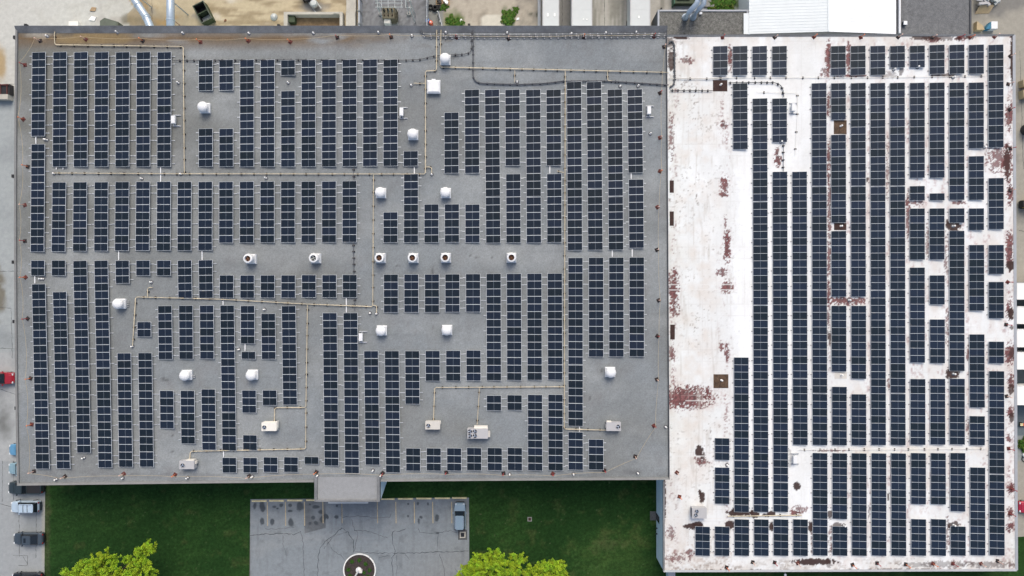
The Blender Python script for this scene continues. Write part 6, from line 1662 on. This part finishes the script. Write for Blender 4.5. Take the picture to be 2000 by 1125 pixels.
    for x in (-l * .62, l * .62):
        for s in (-1, 1):
            o = link('wheel', wm_, t, (x, s * (w - .10), .34)); o.rotation_euler = (pi / 2, 0, 0)
            link('rim', rm_, o)
    return t


car('pale blue hatchback parked alone in the car park', 898.8, 1005, radians(90), 3.95, 1.74, 1.58, (0.25, 0.34, 0.41), 'suv', bars=False)
car('light silver-blue SUV with roof bars, left row', 56, 986.5, radians(180), 4.1, 1.72, 1.66, (0.50, 0.62, 0.72), 'suv')
car('dark grey sedan with a sunroof, left row below the silver SUV', 61.5, 1049, radians(180), 4.35, 1.76, 1.45, (0.055, 0.075, 0.095), 'sedan', rails=False, glass_roof=True)
car('black car cut off by the bottom edge, left row', 59, 1127, radians(180), 4.4, 1.8, 1.5, (0.012, 0.015, 0.02), 'sedan', rails=False)
car('dark pickup truck half hidden under the lower left roof corner', 57, 949.5, radians(180), 5.0, 1.85, 1.75, (0.03, 0.045, 0.05), 'pickup', rails=False)
car('bright blue car showing only its nose beyond the left roof edge, upper one', 52, 876, radians(180), 4.2, 1.72, 1.5, (0.13, 0.33, 0.52), 'sedan', rails=False)
car('pale teal car showing only its nose beyond the left roof edge, lower one', 51, 912.5, radians(180), 4.2, 1.72, 1.5, (0.26, 0.40, 0.46), 'sedan', rails=False)
car('red pickup truck at the left edge', 2, 737.5, radians(0), 5.0, 1.78, 1.7, (0.36, 0.012, 0.025), 'pickup', rails=False)
car('red car cut off by the right edge', 2012, 987.5, radians(180), 4.4, 1.78, 1.5, (0.40, 0.02, 0.05), 'sedan', rails=False)

# bits below the white building
t = thing('wall_post', 'pale blue buttress at the lower left corner of the white building', 'buttress', P(1313, 1122, 2.0) * 1.0)
t.location.z = 0
MB().box(-0.45, -1.0, 0, 0.45, 1.2, 1.6).build('block', M['wall_blue'], t); MB().box(-0.5, -1.05, 1.6, 0.5, 1.25, 1.7).build('cap', M['edge_light'], t)
t = thing('lamp_bracket', 'round wall lamp below the bottom edge of the white roof', 'lamp', P(1533, 1122, 3.0))
MB().lathe([(0.12, 0.0), (0.18, 0.1), (0.18, 0.2), (0.05, 0.25)], 10).build('head', M['white_metal'], t)
MB().box(-0.04, 0.0, 0.05, 0.04, 0.9, 0.12).build('arm', M['edge_grey'], t)

# ------------------------------------------------------------------ trees
def tree(label, base, lobes, H, seed):
    """Trunk, limbs to every lobe of the crown, and leafy shoots bristling outwards from each lobe (lobes in photograph pixels at their height)."""
    rr = random.Random(seed)
    b = P(base[0], base[1], 0.0)
    t = thing('tree', label, 'tree', b, group='young-leaved trees along the bottom edge')
    mb = MB()
    mb.tube([(0, 0, -0.05), (0.05, 0.02, H * .2), (0.0, 0.1, H * .42)], .30, 9, r1=.19)
    mb.build('trunk', M['bark'], t)
    br = MB(); vs = []; cols = []
    fork = Vector((0, 0.1, H * .40))
    for (x, y, z, r) in lobes:
        c_ = P(x, y, z) - b; r = r * 0.95
        mid = fork.lerp(c_, .55) + Vector((rr.uniform(-.4, .4), rr.uniform(-.4, .4), -.3))
        br.tube([fork, mid, c_], .13, 6, r1=.05)
        nsh = int(9 * r * r + 8)
        for _ in range(nsh):
            th = rr.uniform(0, 2 * pi); ph = math.acos(rr.uniform(-.25, 1))
            dv = Vector((sin(ph) * cos(th), sin(ph) * sin(th), cos(ph)))
            s = c_ + dv * r * rr.uniform(.05, .45)
            L_ = max(.45, r * rr.uniform(.45, 1.05))
            out = (dv + Vector((rr.uniform(-.3, .3), rr.uniform(-.3, .3), rr.uniform(-.1, .5)))).normalized()
            side = out.cross(Vector((rr.uniform(-1, 1), rr.uniform(-1, 1), 1))).normalized()
            e = s + out * L_
            br.tube([s, e], .028, 3, r1=.01)
            tone = rr.uniform(.7, 1.2)
            yel = rr.random()
            # the shoot itself and a few side sprigs, each ending in a tight rosette of young leaves
            sprigs = [(s, e, 1.0)]
            for q in range(rr.randint(2, 4)):
                f = rr.uniform(.25, .85); sg = rr.choice((-1, 1))
                b0 = s.lerp(e, f); sprigs.append((b0, b0 + (out * .6 + side * sg * rr.uniform(.5, 1.0)).normalized() * rr.uniform(.22, .42), .5))
            for (a0, a1, wt_) in sprigs:
                ln = (a1 - a0).length; k = int(52 * ln + 8)
                for i in range(k + 12):
                    f = (i + rr.random()) / k if i < k else 1.0
                    sp = .055 if i < k else .075
                    p = a0.lerp(a1, f) + Vector((rr.gauss(0, sp), rr.gauss(0, sp), rr.gauss(0, sp)))
                    a = rr.uniform(0, 2 * pi); tl = rr.uniform(-.8, .8); l = rr.uniform(.045, .085); w_ = l * .6
                    u = Vector((cos(a) * cos(tl), sin(a) * cos(tl), sin(tl))); v = Vector((-sin(a), cos(a), rr.uniform(-.4, .4)))
                    vs.append((p - u * l, p + v * w_, p + u * l, p - v * w_))
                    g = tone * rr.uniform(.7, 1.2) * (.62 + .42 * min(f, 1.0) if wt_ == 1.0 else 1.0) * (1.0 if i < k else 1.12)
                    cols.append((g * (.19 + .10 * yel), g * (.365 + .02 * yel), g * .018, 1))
    br.build('branches', M['bark'], t)
    arr = np.array([[tuple(q) for q in quad] for quad in vs], dtype=np.float32).reshape(-1, 3)
    me = bpy.data.meshes.new('crown')
    n = len(vs)
    me.vertices.add(n * 4); me.vertices.foreach_set('co', arr.ravel())
    me.loops.add(n * 4); me.loops.foreach_set('vertex_index', np.arange(n * 4, dtype=np.int32))
    me.polygons.add(n); me.polygons.foreach_set('loop_start', np.arange(0, n * 4, 4, dtype=np.int32))
    me.update(calc_edges=True)
    at = me.attributes.new('tint', 'FLOAT_COLOR', 'POINT')
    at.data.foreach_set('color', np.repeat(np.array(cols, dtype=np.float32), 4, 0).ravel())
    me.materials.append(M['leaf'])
    link('crown', me, t)


tree('yellow-green tree at the lower left, beside the left car row', (205, 1150), [(140, 1124, 6.0, 1.5), (165, 1112, 6.3, 1.4), (183, 1104, 6.6, 1.5), (206, 1096, 6.8, 1.6), (213, 1087, 6.5, 1.1), (196, 1122, 7.6, 1.8), (222, 1118, 7.2, 1.4), (240, 1124, 6.8, 1.2), (268, 1096, 6.6, 1.3), (284, 1078, 6.4, 1.3), (294, 1068, 6.2, 0.9), (278, 1112, 7.0, 1.6),
                                                                                   (296, 1121, 6.4, 1.2), (258, 1130, 7.4, 1.5), (250, 1088, 6.0, 0.8), (150, 1145, 6.5, 2.0), (200, 1155, 8.0, 2.4), (260, 1160, 7.5, 2.2), (180, 1185, 7.0, 2.2), (240, 1195, 7.0, 2.2)], 8.6, 3)
tree('bushy yellow-green tree at the bottom edge, right of the car park', (955, 1142), [(922, 1104, 6.4, 1.4), (938, 1094, 6.6, 1.4), (960, 1086, 6.4, 1.2), (966, 1080, 6.0, 0.7), (945, 1114, 7.6, 1.8), (930, 1122, 7.2, 1.6), (906, 1124, 6.2, 1.1), (972, 1108, 7.4, 1.5), (985, 1092, 6.2, 0.9), (1004, 1098, 6.6, 1.2), (1016, 1091, 6.0, 0.8), (1006, 1114, 7.0, 1.4), (988, 1124, 7.2, 1.4),
                                                                                        (930, 1150, 7.6, 2.2), (980, 1160, 7.8, 2.4), (950, 1190, 7, 2.2)], 8.4, 5)
tree('second yellow-green tree at the bottom edge, nearer the white building', (1072, 1150), [(1042, 1112, 6.0, 1.1), (1056, 1109, 6.3, 1.1), (1072, 1107, 6.4, 1.1), (1087, 1101, 6.2, 0.9), (1093, 1112, 6.4, 1.1), (1062, 1122, 7.2, 1.5), (1083, 1124, 7.2, 1.4), (1098, 1124, 6.2, 0.9), (1036, 1126, 6.2, 1.0), (1050, 1150, 7.2, 2.0), (1092, 1155, 7.2, 2.0), (1072, 1185, 6.8, 2.0)], 8.0, 8)
